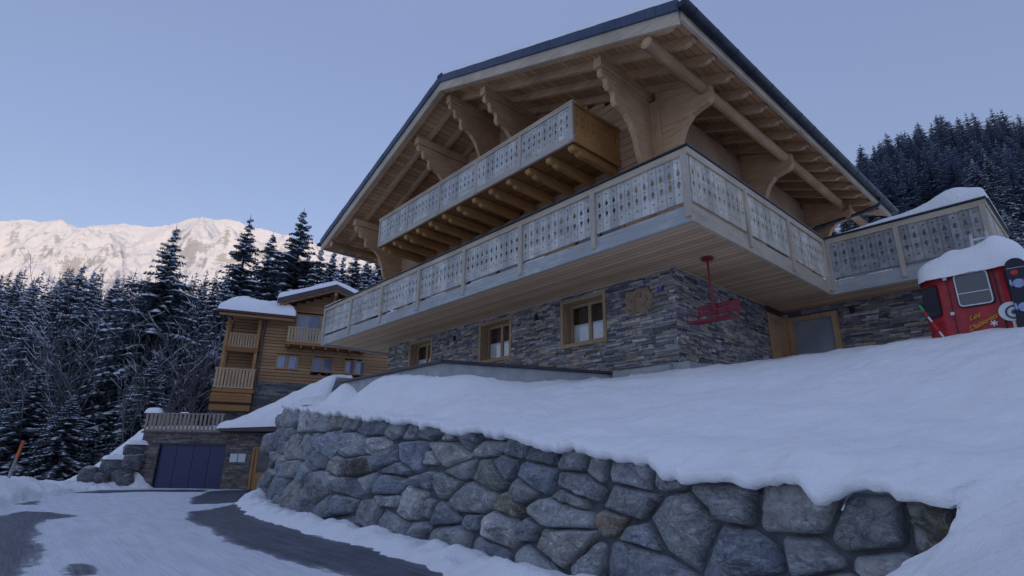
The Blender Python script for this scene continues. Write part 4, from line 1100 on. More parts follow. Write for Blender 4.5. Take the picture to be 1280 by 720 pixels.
def snowboard():
    root = empty('snowboard', (-.93, 12.55, 2.1), 'black snowboard with pale discs standing upright in the snow against the red gondola', 'snowboard')
    w, h = .145, 1.50; P = []
    for k in range(17): a = math.pi*k/16; P.append((w*math.cos(a), h-.16+.16*math.sin(a)))
    P += [(-w*.86, h/2), (-w, .16)]
    for k in range(1, 16): a = math.pi+math.pi*k/16; P.append((w*math.cos(a), .16+.16*math.sin(a)))
    P += [(w, .16), (w*.86, h/2)]
    mb = MB(); mb.prism(P, 1, -.008, .008); mb.build('deck', M['board_black'], root, bevel=.004)
    for z in (.55, 1.0):
        mb = MB(); mb.tube([(0, -.008, z), (0, -.03, z)], .075, 24); mb.box(-.12, .12, -.035, -.01, z-.02, z+.02); mb.box(-.11, -.085, -.12, -.01, z-.05, z+.05); mb.box(.085, .11, -.12, -.01, z-.05, z+.05)
        mb.build('binding', M['board_blue'], root, bevel=.006)
    mb = MB(); mb.tube([(-.03, -.0085, 1.22), (-.03, -.014, 1.22)], .05, 24); mb.build('sticker', M['marker_red'], root)
    mb = MB(); mb.box(-.12, .12, -.0125, -.0085, 1.30, 1.315); mb.build('stripe', M['grey_pole'], root)
    root.rotation_euler = (math.radians(-9), math.radians(1), 0)
    # white round sign beside it
    root = empty('round_disc_sign', (-1.11, 12.72, 2.2), 'pale round disc with dark ring, half sunk in snow at the gondola corner', 'disc sign')
    mb = MB(); mb.tube([(0, .0, .42), (0, -.02, .42)], .17, 40); mb.box(-.02, .02, -.01, .01, -.2, .26); mb.build('disc', M['white_sign'], root)
    mb = MB(); N = 40
    for (r0, r1) in ((.095, .125), (.0, .04)):
        V = [(r1*math.cos(2*math.pi*k/N)+.04, -.024, .40+r1*math.sin(2*math.pi*k/N)) for k in range(N)]+[(r0*math.cos(2*math.pi*k/N)+.04, -.024, .40+r0*math.sin(2*math.pi*k/N)) for k in range(N)]
        mb.add(V, [(k, (k+1) % N, N+(k+1) % N, N+k) for k in range(N)])
    mb.build('ring', M['slate_blue'], root)
snowboard()

def marker(name, loc, h, lean, bands, label, r=.02, r1=None):
    root = empty(name, loc, label, 'marker pole')
    z = 0
    for k, (frac, mat) in enumerate(bands):
        a, b = h*z, h*(z+frac); mb = MB(); mb.tube([(lean[0]*a/h, lean[1]*a/h, a), (lean[0]*b/h, lean[1]*b/h, b)], [r, r], 12)
        mb.build('pole_section', M[mat], root, True); z += frac
    mb = MB(); mb.tube([(lean[0], lean[1], h), (lean[0]*1.03, lean[1]*1.03, h*1.02)], [r*1.3, r*.6], 12); mb.build('cap', M[bands[-1][1]], root, True)
marker('snow_marker_pole', (-25.1, .22, -.95), 1.28, (.06, .13), [(.58, 'grey_pole'), (.42, 'orange')], 'grey roadside snow pole with orange top leaning on the left bank', .042)
marker('slalom_pole', (-2.03, 12.7, 2.05), .92, (-.36, 0, ), [(.28, 'marker_red'), (.12, 'white_metal'), (.22, 'marker_red'), (.12, 'white_metal'), (.14, 'marker_red'), (.12, 'marker_green')], 'thin red and green banded pole leaning to the left beside the gondola', .018)

# ------------------------------------------------------------------ the neighbouring chalet
def neighbour():
    root = empty('chalet', (-34.55, 10.71, 0), 'honey-coloured neighbouring chalet with snowy roofs and small balconies, standing behind the garage', 'chalet', rz=math.radians(70.1))
    B = MB
    mb = B(); hole = []
    ledge_stones(mb, -.5, 7.3, -1.6, 4.25, lambda u, z, d: (u, -d, z), pal=[(.17,.165,.16), (.13,.13,.14), (.22,.2,.18), (.10,.10,.11)], hrow=(.08, .16), wst=(.25, .7))
    ledge_stones(mb, -2.4, -.5, -1.6, 3.5, lambda u, z, d: (u, .1-d, z), pal=[(.17,.165,.16), (.13,.13,.14), (.22,.2,.18)], hrow=(.08, .16), wst=(.25, .7))
    mb.box(-.5, 7.3, 0.001, 7, -1.6, 4.25, (.1, .1, .1)); mb.box(-2.4, -.5, .11, 7, -1.6, 3.5, (.1, .1, .1))
    mb.build('stone_wall', M['ledge'], root)
    def gz_(s): return 10.35-.40*abs(s-3.45)
    mb = B(); z = 4.25
    W = [(.47, 1.77, 5.05, 5.95), (2.52, 3.84, 5.02, 5.95), (4.5, 5.82, 5.0, 5.9), (1.28, 4.2, 6.75, 8.62)]
    while z < 10.1:
        z1 = z+.185; a = max(-.5, 3.45-(10.2-z1)/.4); b = min(7.3, 3.45+(10.2-z1)/.4)
        segs = [(a, b)]
        for (ha, hb, h0, h1) in W:
            if z1 > h0 and z < h1:
                ns = []
                for s in segs:
                    if s[0] < ha < s[1]: ns.append((s[0], ha))
                    if s[0] < hb < s[1]: ns.append((hb, s[1]))
                    if hb <= s[0] or ha >= s[1]: ns.append(s)
                segs = ns
        for s in segs:
            if s[1]-s[0] > .03: mb.box(s[0], s[1], rnd(0, .015), .2, z, z1)
        if z < 8.3: mb.box(7.1, 7.3, .2, 7, z, z1); mb.box(-.5, -.3, 1.3, 7, z, z1)
        z += .195
    z = 3.5
    while z < 8.2:
        mb.box(-2.4, -.5, 1.3, 1.5, z, z+.185); mb.box(-2.4, -2.2, 1.5, 7, z, z+.185); z += .195
    mb.build('timber_wall', M['n_wood_x'], root, bevel=.01)
    for k, (a, b, z0, z1) in enumerate(W):
        mb = B(); t = .07; m = (a+b)/2
        mb.box(a, a+t, -.03, .1, z0, z1); mb.box(b-t, b, -.03, .1, z0, z1); mb.box(m-.06, m+.06, -.02, .1, z0, z1)
        mb.box(a+t, m-.06, -.03, .1, z1-t, z1); mb.box(m+.06, b-t, -.03, .1, z1-t, z1); mb.box(a+t, m-.06, -.03, .1, z0, z0+t); mb.box(m+.06, b-t, -.03, .1, z0, z0+t)
        w = mb.build('window', M['n_wood_z'], root, bevel=.006)
        for p, q in ((a+t, m-.06), (m+.06, b-t)):
            mb = B(); mb.box(p, q, .03, .045, z0+t, z1-t); mb.build('pane', M['glass_blue'], w)
            if k in (0, 2, 3): 
                mb = B(); mb.box(p, p+(q-p)*(.55 if k else .8), .022, .028, z0+t, z1-t); mb.build('curtain', M['curtain_blue'], w)
    # main roof
    def roofslab(mb, s0, s1, d0, d1, t0, t1):
        mb.hexa([(s0, d0, gz_(s0)-t1), (s1, d0, gz_(s1)-t1), (s1, d1, gz_(s1)-t1), (s0, d1, gz_(s0)-t1), (s0, d0, gz_(s0)-t0), (s1, d0, gz_(s1)-t0), (s1, d1, gz_(s1)-t0), (s0, d1, gz_(s0)-t0)])
    mb = B(); roofslab(mb, .2, 3.45, -1.25, 7.2, -.12, .06); roofslab(mb, 3.45, 7.9, -1.25, 7.2, -.12, .06)
    roof = mb.build('roof', M['n_boards'], root)
    mb = B(); roofslab(mb, .12, 3.45, -1.31, -1.255, -.14, .20); roofslab(mb, 3.45, 7.98, -1.31, -1.255, -.14, .20); mb.build('verge', M['brown_metal'], roof)
    mb = B(); roofslab(mb, .3, 3.45, -1.2, -1.05, .062, .30); roofslab(mb, 3.45, 7.8, -1.2, -1.05, .062, .30); mb.box(3.35, 3.55, -1.1, .0, 9.75, 9.98); mb.build('barge_board', M['n_wood_x'], roof)
    for s in (.6, 3.45, 6.9):
        mb = B(); zt = gz_(s)-.31; P = [(0, zt), (-1.05, zt), (-1.05, zt-.15), (-.8, zt-.2), (-.45, zt-.35), (-.2, zt-.75), (0, zt-.85)]
        mb.prism(P[::-1], 0, s-.08, s+.08); mb.build('bracket', M['n_wood_z'], root, bevel=.01)
    for s0, s1 in ((.08, 3.45), (8.0, 3.45)):
        mb = B(); snow_sheet(mb, lambda a, b: (s0+(s1-s0)*a*1.02, -1.36+b*8.5, gz_(s0+(s1-s0)*a)+.13), 3.6, 8.5, 40, 80, .34, .25, s0, .05); mb.build('snow', M['snow'], roof, True)
    # lean-to roof over the loggias
    lz = lambda d: 8.15+.30*(d+1.25)
    mb = B(); mb.hexa([(-2.95, -1.25, lz(-1.25)-.12), (1.3, -1.25, lz(-1.25)-.12), (1.3, 3.2, lz(3.2)-.12), (-2.95, 3.2, lz(3.2)-.12), (-2.95, -1.25, lz(-1.25)), (1.3, -1.25, lz(-1.25)), (1.3, 3.2, lz(3.2)), (-2.95, 3.2, lz(3.2))])
    lr = mb.build('roof', M['n_boards'], root); lr['label'] = 'low lean-to roof of the loggias with a deep snow cushion'
    mb = B(); mb.box(-3.0, 1.34, -1.31, -1.25, 8.06, 8.2); mb.box(-3.02, -2.96, -1.25, 3.2, 8.0, 8.2); mb.build('gutter', M['brown_metal'], lr)
    mb = B(); mb.box(-2.9, 1.2, -1.1, -.95, 7.86, 8.02); mb.build('eave_beam', M['n_wood_x'], lr, bevel=.01)
    mb = B()
    snow_sheet(mb, lambda a, b: (-3.02+4.3*a, -1.36+4.5*b, lz(-1.36+4.5*b)+.01), 4.3, 4.5, 60, 60, .62, .75, 4., .03)
    mb.build('snow', M['snow'], lr, True)
    # loggia: posts, floors, balustrades
    for s, d in ((-2.45, -.05), (-.72, -.05), (-2.45, 1.2)):
        mb = B(); mb.box(s-.09, s+.09, d, d+.18, 3.5, 7.95); mb.build('post', M['n_wood_z'], root, bevel=.01)
    mb = B(); mb.tube([(-.42, -.09, 8.0), (-.42, -.09, 4.1)], .05, 10); mb.build('downpipe', M['brown_metal'], root, True)
    mb = B(); mb.tube([(-2.62, -.2, 8.0), (-2.72, -.25, 7.6), (-2.74, -.25, 5.0)], .05, 10); mb.build('downpipe', M['frost_bark'], root, True)
    def balustrade(parent, s0, s1, d, z0, z1, n, ret=0.):
        mb = B(); mb.box(s0, s1, d-.03, d+.03, z1-.07, z1); mb.box(s0, s1, d-.02, d+.02, z0, z0+.07); 
        if ret: mb.box(s0-.03, s0+.03, d+.03, d+ret, z1-.07, z1)
        mb.build('handrail', M['n_rail'], parent)
        mb = B()
        for k in range(n):
            a = s0+(s1-s0)*(k+.5)/n; w = (s1-s0)/n*.33
            mb.box(a-w, a+w, d-.012, d+.012, z0+.07, z1-.07)
        mb.build('balusters', M['n_rail'], parent)
    mb = B(); mb.box(-2.4, -.6, -.05, 1.3, 6.0, 6.14); mb.box(-2.4, -.6, -.1, -.05, 5.92, 6.2)
    b = mb.build('balcony', M['n_boards'], root); balustrade(b, -2.3, -.8, .0, 6.2, 7.05, 10); b['label'] = 'small upper loggia balcony'
    mb = B(); mb.box(-2.6, -.45, -1.0, .0, 3.42, 3.6)
    for k in range(6): mb.box(-2.62, -.5, -1.02+.02*k, -.98+.02*k, 3.2-.16*k, 3.35-.16*k)
    mb.box(-2.55, -.55, -.95, 0, 2.4, 3.4)
    b = mb.build('balcony', M['n_boards'], root); balustrade(b, -2.6, -.5, -1.0, 3.66, 4.78, 12, .9); b['label'] = 'projecting lower corner balcony'
    mb = B(); mb.box(.9, 5.6, -1.2, .0, 6.42, 6.55)
    for k in range(7): mb.box(1.0+k*.72, 1.12+k*.72, -1.1, 0, 6.27, 6.42)
    b = mb.build('balcony', M['n_boards'], root); balustrade(b, .92, 5.6, -1.18, 6.58, 7.5, 27, 1.1); b['label'] = 'pale first floor balcony under the gable'
neighbour()

def garage():
    root = empty('garage', (-31.86, 4.75, -1.52), 'low stone garage with dark blue door and railed deck, below the neighbouring chalet', 'garage', rz=math.radians(48.6))
    z_ = 1.52
    pal = [(.17,.14,.12), (.13,.115,.11), (.21,.18,.15), (.10,.095,.10), (.19,.18,.18)]
    mb = MB()
    ledge_stones(mb, 0, 7.2, 0, .95+z_, lambda u, z, d: (u, -d, z), [(.86, 4.05, -.1, .46+z_), (5.3, 6.5, -.1, .40+z_)], pal, (.05, .10), (.15, .5))
    ledge_stones(mb, 0, 5, 0, .95+z_, lambda u, z, d: (-d, u, z), (), pal, (.07, .13), (.2, .6))
    c = (.1, .09, .09); mb.box(0.001, .86, .001, 5, 0, .94+z_, c); mb.box(4.05, 5.3, .001, 5, 0, .94+z_, c); mb.box(6.5, 7.5, .001, 5, 0, .94+z_, c); mb.box(.86, 4.05, .001, 5, .46+z_, .94+z_, c); mb.box(5.3, 6.5, .001, 5, .4+z_, .94+z_, c)
    mb.build('stone_wall', M['ledge'], root)
    mb = MB()
    for k in range(4): w = (3.19)/4; mb.box(.86+k*w+.008, .86+(k+1)*w-.008, .10, .14, 0, .46+z_)
    d = mb.build('garage_door', M['slate_blue'], root, bevel=.006)
    mb = MB(); mb.box(.86, .9, .03, .1, 0, .46+z_); mb.box(4.01, 4.05, .03, .1, 0, .46+z_); mb.box(.9, 4.01, .03, .1, .41+z_, .46+z_); mb.build('frame', M['metal_dark'], d)
    mb = MB(); mb.box(5.3, 5.42, -.02, .1, 0, .4+z_); mb.box(6.38, 6.5, -.02, .1, 0, .4+z_); mb.box(5.42, 6.38, -.02, .1, .30+z_, .4+z_); mb.box(5.42, 5.58, .03, .09, 0, .3+z_); mb.box(6.22, 6.38, .03, .09, 0, .3+z_); mb.box(5.58, 6.22, .03, .09, 0, .75); mb.box(5.58, 6.22, .03, .09, .2+z_, .3+z_)
    d = mb.build('door', M['n_wood_z'], root, bevel=.006)
    mb = MB(); mb.box(5.58, 6.22, .05, .07, .75, .2+z_); mb.build('pane', M['glass_dark'], d)
    mb = MB(); mb.box(-.08, 7.3, -.12, 5, .95+z_, 1.03+z_); mb.build('deck_slab', M['brown_metal'], root)
    mb = MB(); mb.box(-.05, 3.72, -.05, .01, 1.84+z_, 1.90+z_); mb.box(-.05, 3.72, -.04, 0, 1.06+z_, 1.12+z_); mb.box(-.08, -.02, .01, 4.5, 1.84+z_, 1.90+z_)
    r = mb.build('railing', M['deck_rail'], root)
    mb = MB()
    for k in range(19): a = -.03+k*.2; mb.box(a, a+.11, -.065, -.045, 1.04+z_, 1.86+z_)
    for k in range(20): a = .1+k*.22; mb.box(-.1, -.08, a, a+.11, 1.04+z_, 1.86+z_)
    mb.build('balusters', M['deck_rail'], r)
    mb = MB(); snow_sheet(mb, lambda s, t: (.02+3.7*s, .03+4.8*t, 1.031+z_), 3.7, 4.8, 40, 40, .28, .2, 1, .03); mb.build('snow', M['snow'], root, True)
    mb = MB(); snow_sheet(mb, lambda s, t: (-.14+.75*s, -.12+.3*t, 1.88+z_), .75, .3, 14, 8, .24, .16, 7, .01); mb.build('snow', M['snow'], root, True); mb = MB(); snow_sheet(mb, lambda s, t: (1.55+.4*s, -.06+.12*t, 1.9+z_), .4, .12, 8, 5, .05, .05, 7, .01)
    mb.build('snow', M['snow'], root, True)
    # pitched porch roof to the right
    rz = lambda u: 1.12+z_+.02*(u-3.7)
    mb = MB(); mb.hexa([(3.74, -.5, rz(3.7)-.06), (8.2, -.5, rz(8.2)-.10), (8.2, 4, rz(8.2)-.1), (3.74, 4, rz(3.7)-.06), (3.74, -.5, rz(3.7)+.06), (8.2, -.5, rz(8.2)+.22), (8.2, 4, rz(8.2)+.5), (3.74, 4, rz(3.7)+.3)])
    p = mb.build('porch_roof', M['brown_metal'], root)
    mb = MB(); snow_sheet(mb, lambda s, t: (3.66+4.8*s, -.56+5*t, rz(3.66+4.8*s)+.07+.12*s+.1*t+(2.3*s+.5*t)*min(1, t*2.6)), 4.8, 5, 60, 50, .30, .35, 2, .05)
    mb.build('snow', M['snow'], p, True)
    for k, u in enumerate((4.31, 4.70)):
        s = empty('notice_board', (0, 0, 0), ('left' if k == 0 else 'right')+' of the two white notice panels between the garage door and the wooden door', 'notice board', 'white panels on the garage wall')
        c, sn = math.cos(math.radians(48.6)), math.sin(math.radians(48.6)); lx, ly = u+.18, -.075
        s.location = (-31.86+lx*c-ly*sn, 4.75+lx*sn+ly*c, -.13); s.rotation_euler = (0, 0, math.radians(48.6))
        mb = MB(); mb.box(-.175, .175, -.012, .012, -.19, .19); mb.build('panel', M['white_sign'], s, bevel=.003)
        mb = MB(); mb.box(-.18, .18, .013, .03, -.195, .195); mb.build('frame', M['grey_pole'], s)
garage()

def rocks():
    for k, (x, y, z, r, lab) in enumerate([(-32.7,3.15,-1.0,.50,'lone pointed grey rock at the left foot of the snow ramp'), (-32.3,3.9,-.55,.55,'snow-capped wide rock in the upper left of the pile beside the garage'), (-32.0,4.25,-.95,.45,'low middle rock of the pile beside the garage'), (-31.9,4.55,-.40,.48,'squared grey rock against the garage wall'), (-32.1,4.6,.15,.50,'topmost rock of the pile beside the garage under snow'), (-31.75,4.35,-1.2,.36,'small rock at the foot of the pile beside the garage'), (-32.3,3.55,-1.1,.34,'small leaning rock between the lone rock and the pile')]):
        root = empty('boulder', (x, y, z), lab, 'boulder', 'boulders beside the garage')
        mb = MB(); N = 22; sd = k*7.3; V = []; tl = rnd(0, 3)
        for i in range(N+1):
            th = math.pi*i/N
            for j in range(N):
                ph = 2*math.pi*j/N+tl; d = Vector((math.sin(th)*math.cos(ph), math.sin(th)*math.sin(ph), math.cos(th)))
                d = Vector([math.copysign(abs(q)**.75, q) for q in d])
                rr = r*(1+.22*nz(d.x*1.3+sd, d.y*1.3, d.z*1.3)+.06*nz(d.x*4+sd, d.y*4, d.z*4)); V.append((d.x*rr*1.05, d.y*rr, d.z*rr*.78))
        F = [(i*N+j, (i+1)*N+j, (i+1)*N+(j+1) % N, i*N+(j+1) % N) for i in range(N) for j in range(N)]
        c = [(.17,.175,.19), (.14,.15,.17), (.20,.20,.20)][k % 3]
        mb.add(V, F, c); mb.build('rock', M['boulder'], root, True)
        if k in (1, 4):
            mb = MB(); snow_sheet(mb, lambda s, t: (-r*1.0+2*r*s, -r*.9+1.9*r*t, r*.50), 2*r, 1.9*r, 18, 18, .22, .3, k, .03, False); mb.build('snow', M['snow'], root, True)
rocks()

# ------------------------------------------------------------------ trees
def frond(nv, nf, p0, az, L, droop, width, seg, rng, sv=None, sf=None, snow=.0, lift=.03):
    """one branch: a curved spine with short side twigs hanging on both sides"""
    ca, sa = math.cos(az), math.sin(az); pts = []
    for k in range(seg+1):
        s = k/seg; r = L*s; z = p0+L*(.10*s-droop*s*s)
        pts.append((ca*r, sa*r, z))
    for k in range(1, seg+1):
        a, b = pts[k-1], pts[k]; s = k/seg
        tw = width*(1-.65*s)*(.7+.6*rng.random())
        for sd in (-1, 1):
            fa = az+sd*(1.0+.35*rng.random()); tl = tw
            tip = (b[0]*.6+a[0]*.4+math.cos(fa)*tl, b[1]*.6+a[1]*.4+math.sin(fa)*tl, (a[2]+b[2])/2-tl*(.30+.35*rng.random()))
            i = len(nv); nv += [a, b, tip, ((a[0]+tip[0])/2-ca*tl*.12, (a[1]+tip[1])/2-sa*tl*.12, (a[2]+tip[2])/2-tl*.16)]
            nf.append((i, i+1, i+2, i+3))
            if sv is not None and rng.random() < snow*.8:
                f = .35+.4*rng.random(); q = lambda p, c: (c[0]+(p[0]-c[0])*f, c[1]+(p[1]-c[1])*f, c[2]+(p[2]-c[2])*f+lift)
                c = ((a[0]+b[0])/2, (a[1]+b[1])/2, (a[2]+b[2])/2); i = len(sv)
                sv += [q(a, c), q(b, c), q(tip, c), q(nv[-1], c)]; sf.append((i, i+1, i+2, i+3))
        if sv is not None and rng.random() < snow:
            w = .07+.16*rng.random()*(L*.35+.3); n = (-sa*w, ca*w); i = len(sv); up = lift*1.3
            m = ((a[0]+b[0])/2, (a[1]+b[1])/2, (a[2]+b[2])/2)
            sv += [(a[0], a[1], a[2]+up), (m[0]+n[0], m[1]+n[1], m[2]+up*.2), (b[0], b[1], b[2]+up*.8), (m[0]-n[0], m[1]-n[1], m[2]+up*.2), (m[0], m[1], m[2]+up*2)]
            sf += [(i, i+1, i+4), (i+1, i+2, i+4), (i+2, i+3, i+4), (i+3, i, i+4)]
def conifer_geo(h, R, levels, per, seg, seed, snow, bare=.08):
    rng = random.Random(seed); nv, nf, sv, sf = [], [], [], []
    for i in range(levels):
        t = (i+.5)/levels; z = h*(bare+(1-bare)*t)
        r = R*((1-t)**.82)*(.72+.45*rng.random())+.06
        n = max(4, int(per*(1-.4*t)))
        a0 = rng.random()*6.28
        for k in range(n):
            if rng.random() < .08: continue
            az = a0+6.283*k/n+rng.uniform(-.25, .25); L = r*(.70+.5*rng.random())
            frond(nv, nf, z+rng.uniform(-.5, .5)*h/levels, az, L, (.42-.35*t)+.18*rng.random(), L*.34+.12, seg if L > R*.3 else max(3, seg-2), rng, sv, sf, snow*(.6+.8*rng.random()), .05)
    # leader
    i = len(nv); nv += [(0.05, 0, h*.97), (-.05, 0.03, h*.97), (0, 0, h*1.03), (0, -.05, h*.97)]; nf += [(i, i+1, i+2), (i+1, i+3, i+2), (i+3, i, i+2)]
    return nv, nf, sv, sf
def to_mesh(name, parts, smooth=False):
    me = bpy.data.meshes.new(name); V, F, MI = [], [], []
    for k, (v, f, m) in enumerate(parts):
        b = len(V); V += v; F += [tuple(i+b for i in q) for q in f]; MI += [k]*len(f); me.materials.append(m)
    me.from_pydata(V, [], F); me.polygons.foreach_set('material_index', MI)
    if smooth: me.polygons.foreach_set('use_smooth', [True]*len(F))
    me.update(); return me
def trunk_geo(h, r, bend=.0):
    mb = MB(); mb.tube([(bend*math.sin(k), bend*math.cos(k*1.3), h*k/6-.5*(k == 0)) for k in range(7)], [r*(1-k/6.5) for k in range(7)], 8); return mb.v, mb.f
near = []
for k, (R, lv, per, seg, sn, bare) in enumerate([(.22, 44, 12, 8, .62, .03), (.18, 42, 11, 8, .58, .02), (.26, 40, 12, 8, .70, .03)]):
    nv, nf, sv, sf = conifer_geo(1*20., R*20, lv, per, seg, 11+k, sn, bare)
    near.append((to_mesh('spruce_crown_mesh', [(nv, nf, M['needles'])]), to_mesh('spruce_snow_mesh', [(sv, sf, M['tree_snow'])]), to_mesh('spruce_trunk_mesh', [(*trunk_geo(19, .26), M['bark'])], True)))
far_ = []
for k, (R, sn) in enumerate([(.20, .55), (.17, .45), (.23, .6), (.19, .75)]):
    nv, nf, sv, sf = conifer_geo(20., R*20, 26, 8, 5, 31+k, sn, .03); tv, tf = trunk_geo(19, .22)
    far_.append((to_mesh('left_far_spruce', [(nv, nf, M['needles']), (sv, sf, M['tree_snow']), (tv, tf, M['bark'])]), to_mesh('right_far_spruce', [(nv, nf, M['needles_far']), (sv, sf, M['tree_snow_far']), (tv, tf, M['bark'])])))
def near_tree(k, x, y, z, h, wd, label, group=None):
    cr, sn, tr = near[k]; o = empty('spruce_tree', (x, y, z), label, 'spruce tree', group, rnd(0, 6.28))
    s = h/20; o.scale = (s*wd, s*wd, s)
    for nm, me in (('trunk', tr), ('crown', cr), ('snow', sn)):
        c = bpy.data.objects.new(nm, me); COL.objects.link(c); c.parent = o
def far_tree(k, side, x, y, z, h, wd, label, group):
    o = bpy.data.objects.new('spruce_tree', far_[k][side]); COL.objects.link(o); o.location = (x, y, z); o.rotation_euler = (rnd(-.03, .03), rnd(-.03, .03), rnd(0, 6.28)); s = h/20; o.scale = (s*wd, s*wd, s)
    tag(o, label, 'spruce tree', group)
BIG = [(2, -54.85, 7.33, 19.49, 1.0, 'tall broad snow-laden spruce standing against the sunlit mountain, nearest of the left forest'),
       (1, -57.06, 13.89, 23.33, 1.15, 'tall narrow dark spruce rising just left of the neighbouring chalet roof'),
       (2, -57.57, 19.37, 26.1, 1.05, 'tallest spruce behind the gable of the neighbouring chalet'),
       (0, -60.67, 17.4, 23.8, 1.1, 'snowy spruce between the two tall ones behind the neighbouring chalet'),
       (0, -50.05, .68, 5.86, 1.5, 'short bushy dark spruce with snow pads behind the orange-topped snow pole'),
       (0, -70.0, 2.0, 18.6, 1.1, 'pointed snowy spruce at the left of the forest, in front of its neighbours'),
       (1, -68.3, .2, 15.6, 1.2, 'slim dark spruce near the left edge of the forest'),
       (2, -70.79, 5.13, 18.0, .95, 'full snowy spruce in the middle of the left forest'),
       (0, -66.86, -3.0, 13.0, 1.1, 'leftmost snowy spruce in the front rows of the left forest'),
       (0, -56.28, 26.89, 21.5, 1.2, 'broad spruce right behind the far end of the neighbouring chalet roof'),
       (2, -58.74, 23.84, 22.6, 1.0, 'wide snowy spruce directly behind the neighbouring gable peak'),
       (1, -54.37, 29.05, 21.2, 1.3, 'spruce half hidden behind the left end of the long balcony'),
       (2, -46.5, 2.6, 3.6, 1.6, 'low dark spruce behind the foot of the snow ramp'),
       (1, -45.5, 6.5, 6.5, 1.5, 'dark young spruce behind the garage deck')]
for k, x, y, top, wd, lab in BIG:
    z = T(x, y)-.4; near_tree(k, x, y, z, top-z, wd*1.3, lab)
occupied = [(b[1], b[2]) for b in BIG]; deepL = []; deepR = []
for q, ww, rt in ((-.40, 58, .37), (-.375, 54, .385), (-.35, 60, .38), (-.33, 55, .37), (-.305, 58, .385), (-.28, 54, .375), (-.26, 60, .38), (-.235, 56, .365), (-.21, 58, .36), (-.34, 50, .34), (-.27, 50, .345), (-.22, 51, .33), (-.17, 55, .345), (-.43, 60, .39), (-.455, 55, .36)):
    x = Rw[0]*q*ww+Fw[0]*ww; y = Rw[1]*q*ww+Fw[1]*ww; z = T(x, y)-.4
    near_tree(R_.randrange(3), x, y, z, rt*ww-z, 1.25, 'dark snowy spruce in the thick stand between the neighbouring gable and the long balcony', 'spruces behind the neighbouring chalet'); occupied.append((x, y))
cnt = 0
w = 47.
while w < 122:
    q = -1.02+rnd(0, .03)
    while q < -.16:
        qq = q+rnd(-.015, .015); ww = w+rnd(-2.2, 2.2); x = Rw[0]*qq*ww+Fw[0]*ww; y = Rw[1]*qq*ww+Fw[1]*ww
        z = T(x, y)-.4; lim = (.345 if qq < -.42 else .365)+.0*(qq)
        h = min(rnd(17, 23), lim*ww*rnd(.90, 1.0)-z)
        if h > 5 and all(math.hypot(x-a, y-b) > 2.6 for a, b in occupied):
            if ww < 60 and cnt < 400: near_tree(R_.randrange(3), x, y, z, h, rnd(.9, 1.25), 'dark snow-dusted spruce in the front rows of the dense forest to the left', 'front spruces of the left forest')
            elif ww < 88: far_tree(R_.randrange(4), 0, x, y, z, h, rnd(1., 1.4), 'small snow-dusted spruce deep in the dense forest to the left', 'spruces deep in the left forest')
            else: deepL.append((R_.randrange(4), x, y, z, h, rnd(1., 1.4)))
            cnt += 1
        q += rnd(3.6, 5.2)/w
    w += 5.2 if w < 70 else 7.5
cr_ = 0; w = 90.
while w < 152:
    q = .50
    while q < 1.12:
        qq = q+rnd(-.01, .01); ww = w+rnd(-2.5, 2.5); x = Rw[0]*qq*ww+Fw[0]*ww; y = Rw[1]*qq*ww+Fw[1]*ww; z = T(x, y)-.5
        h = rnd(12.5, 18)*(1 if qq > .72 else .78)
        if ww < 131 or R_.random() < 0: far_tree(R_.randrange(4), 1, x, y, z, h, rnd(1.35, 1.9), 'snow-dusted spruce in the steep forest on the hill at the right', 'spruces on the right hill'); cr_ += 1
        else: deepR.append((R_.randrange(4), x, y, z, h, rnd(1.35, 1.9)))
        q += rnd(3.9, 5.4)/w
    w += 5.6
near_tree(0, -2.9*1.55, 65*1.02, T(-4.5, 66)-.4, 11.5, 1.2, 'lone nearer spruce at the right edge above the snow field'); 
for q, w in ((.955, 68), (.985, 74), (.54, 62), (.57, 58), (.60, 64), (.63, 60), (.665, 66), (.52, 56), (.69, 72), (.585, 70)):
    x = Rw[0]*q*w+Fw[0]*w; y = Rw[1]*q*w+Fw[1]*w
    near_tree(R_.randrange(3), x, y, T(x, y)-.3, rnd(6.5, 8.5) if q < .9 else 13, 1.2, 'small snowy spruce on the open slope seen past the end of the chalet roof' if q < .9 else 'spruce at the right edge of the picture above the gondola', 'spruces on the slope behind the terrace' if q < .9 else 'spruces at the right edge')
def forest_mass(name, L, side, kind_label):
    V, F, MI = [], [], []; off = 0
    mats = list(far_[0][side].materials)
    for k, x, y, z, h, wd in L:
        me = far_[k][side]; n = len(me.vertices); co_ = np.empty(n*3, np.float32); me.vertices.foreach_get('co', co_); co_ = co_.reshape(-1, 3)*np.array([h/20*wd, h/20*wd, h/20], np.float32)
        a = rnd(0, 6.28); c, s_ = math.cos(a), math.sin(a)
        V.append(np.stack([co_[:, 0]*c-co_[:, 1]*s_+x, co_[:, 0]*s_+co_[:, 1]*c+y, co_[:, 2]+z], 1))
        for p in me.polygons: F.append(tuple(i+off for i in p.vertices)); MI.append(p.material_index)
        off += n
    me = bpy.data.meshes.new(name); me.from_pydata(np.concatenate(V).tolist(), [], F)
    for m in mats: me.materials.append(m)
    me.polygons.foreach_set('material_index', MI); me.update()
    o = bpy.data.objects.new(name, me); COL.objects.link(o); tag(o, kind_label, 'forest', None, 'stuff')
forest_mass('distant_forest', deepL, 0, 'farthest rows of the dark spruce forest under the sunlit mountain')
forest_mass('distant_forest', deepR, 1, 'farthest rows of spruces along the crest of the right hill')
print('trees', cnt, cr_, len(deepL), len(deepR))

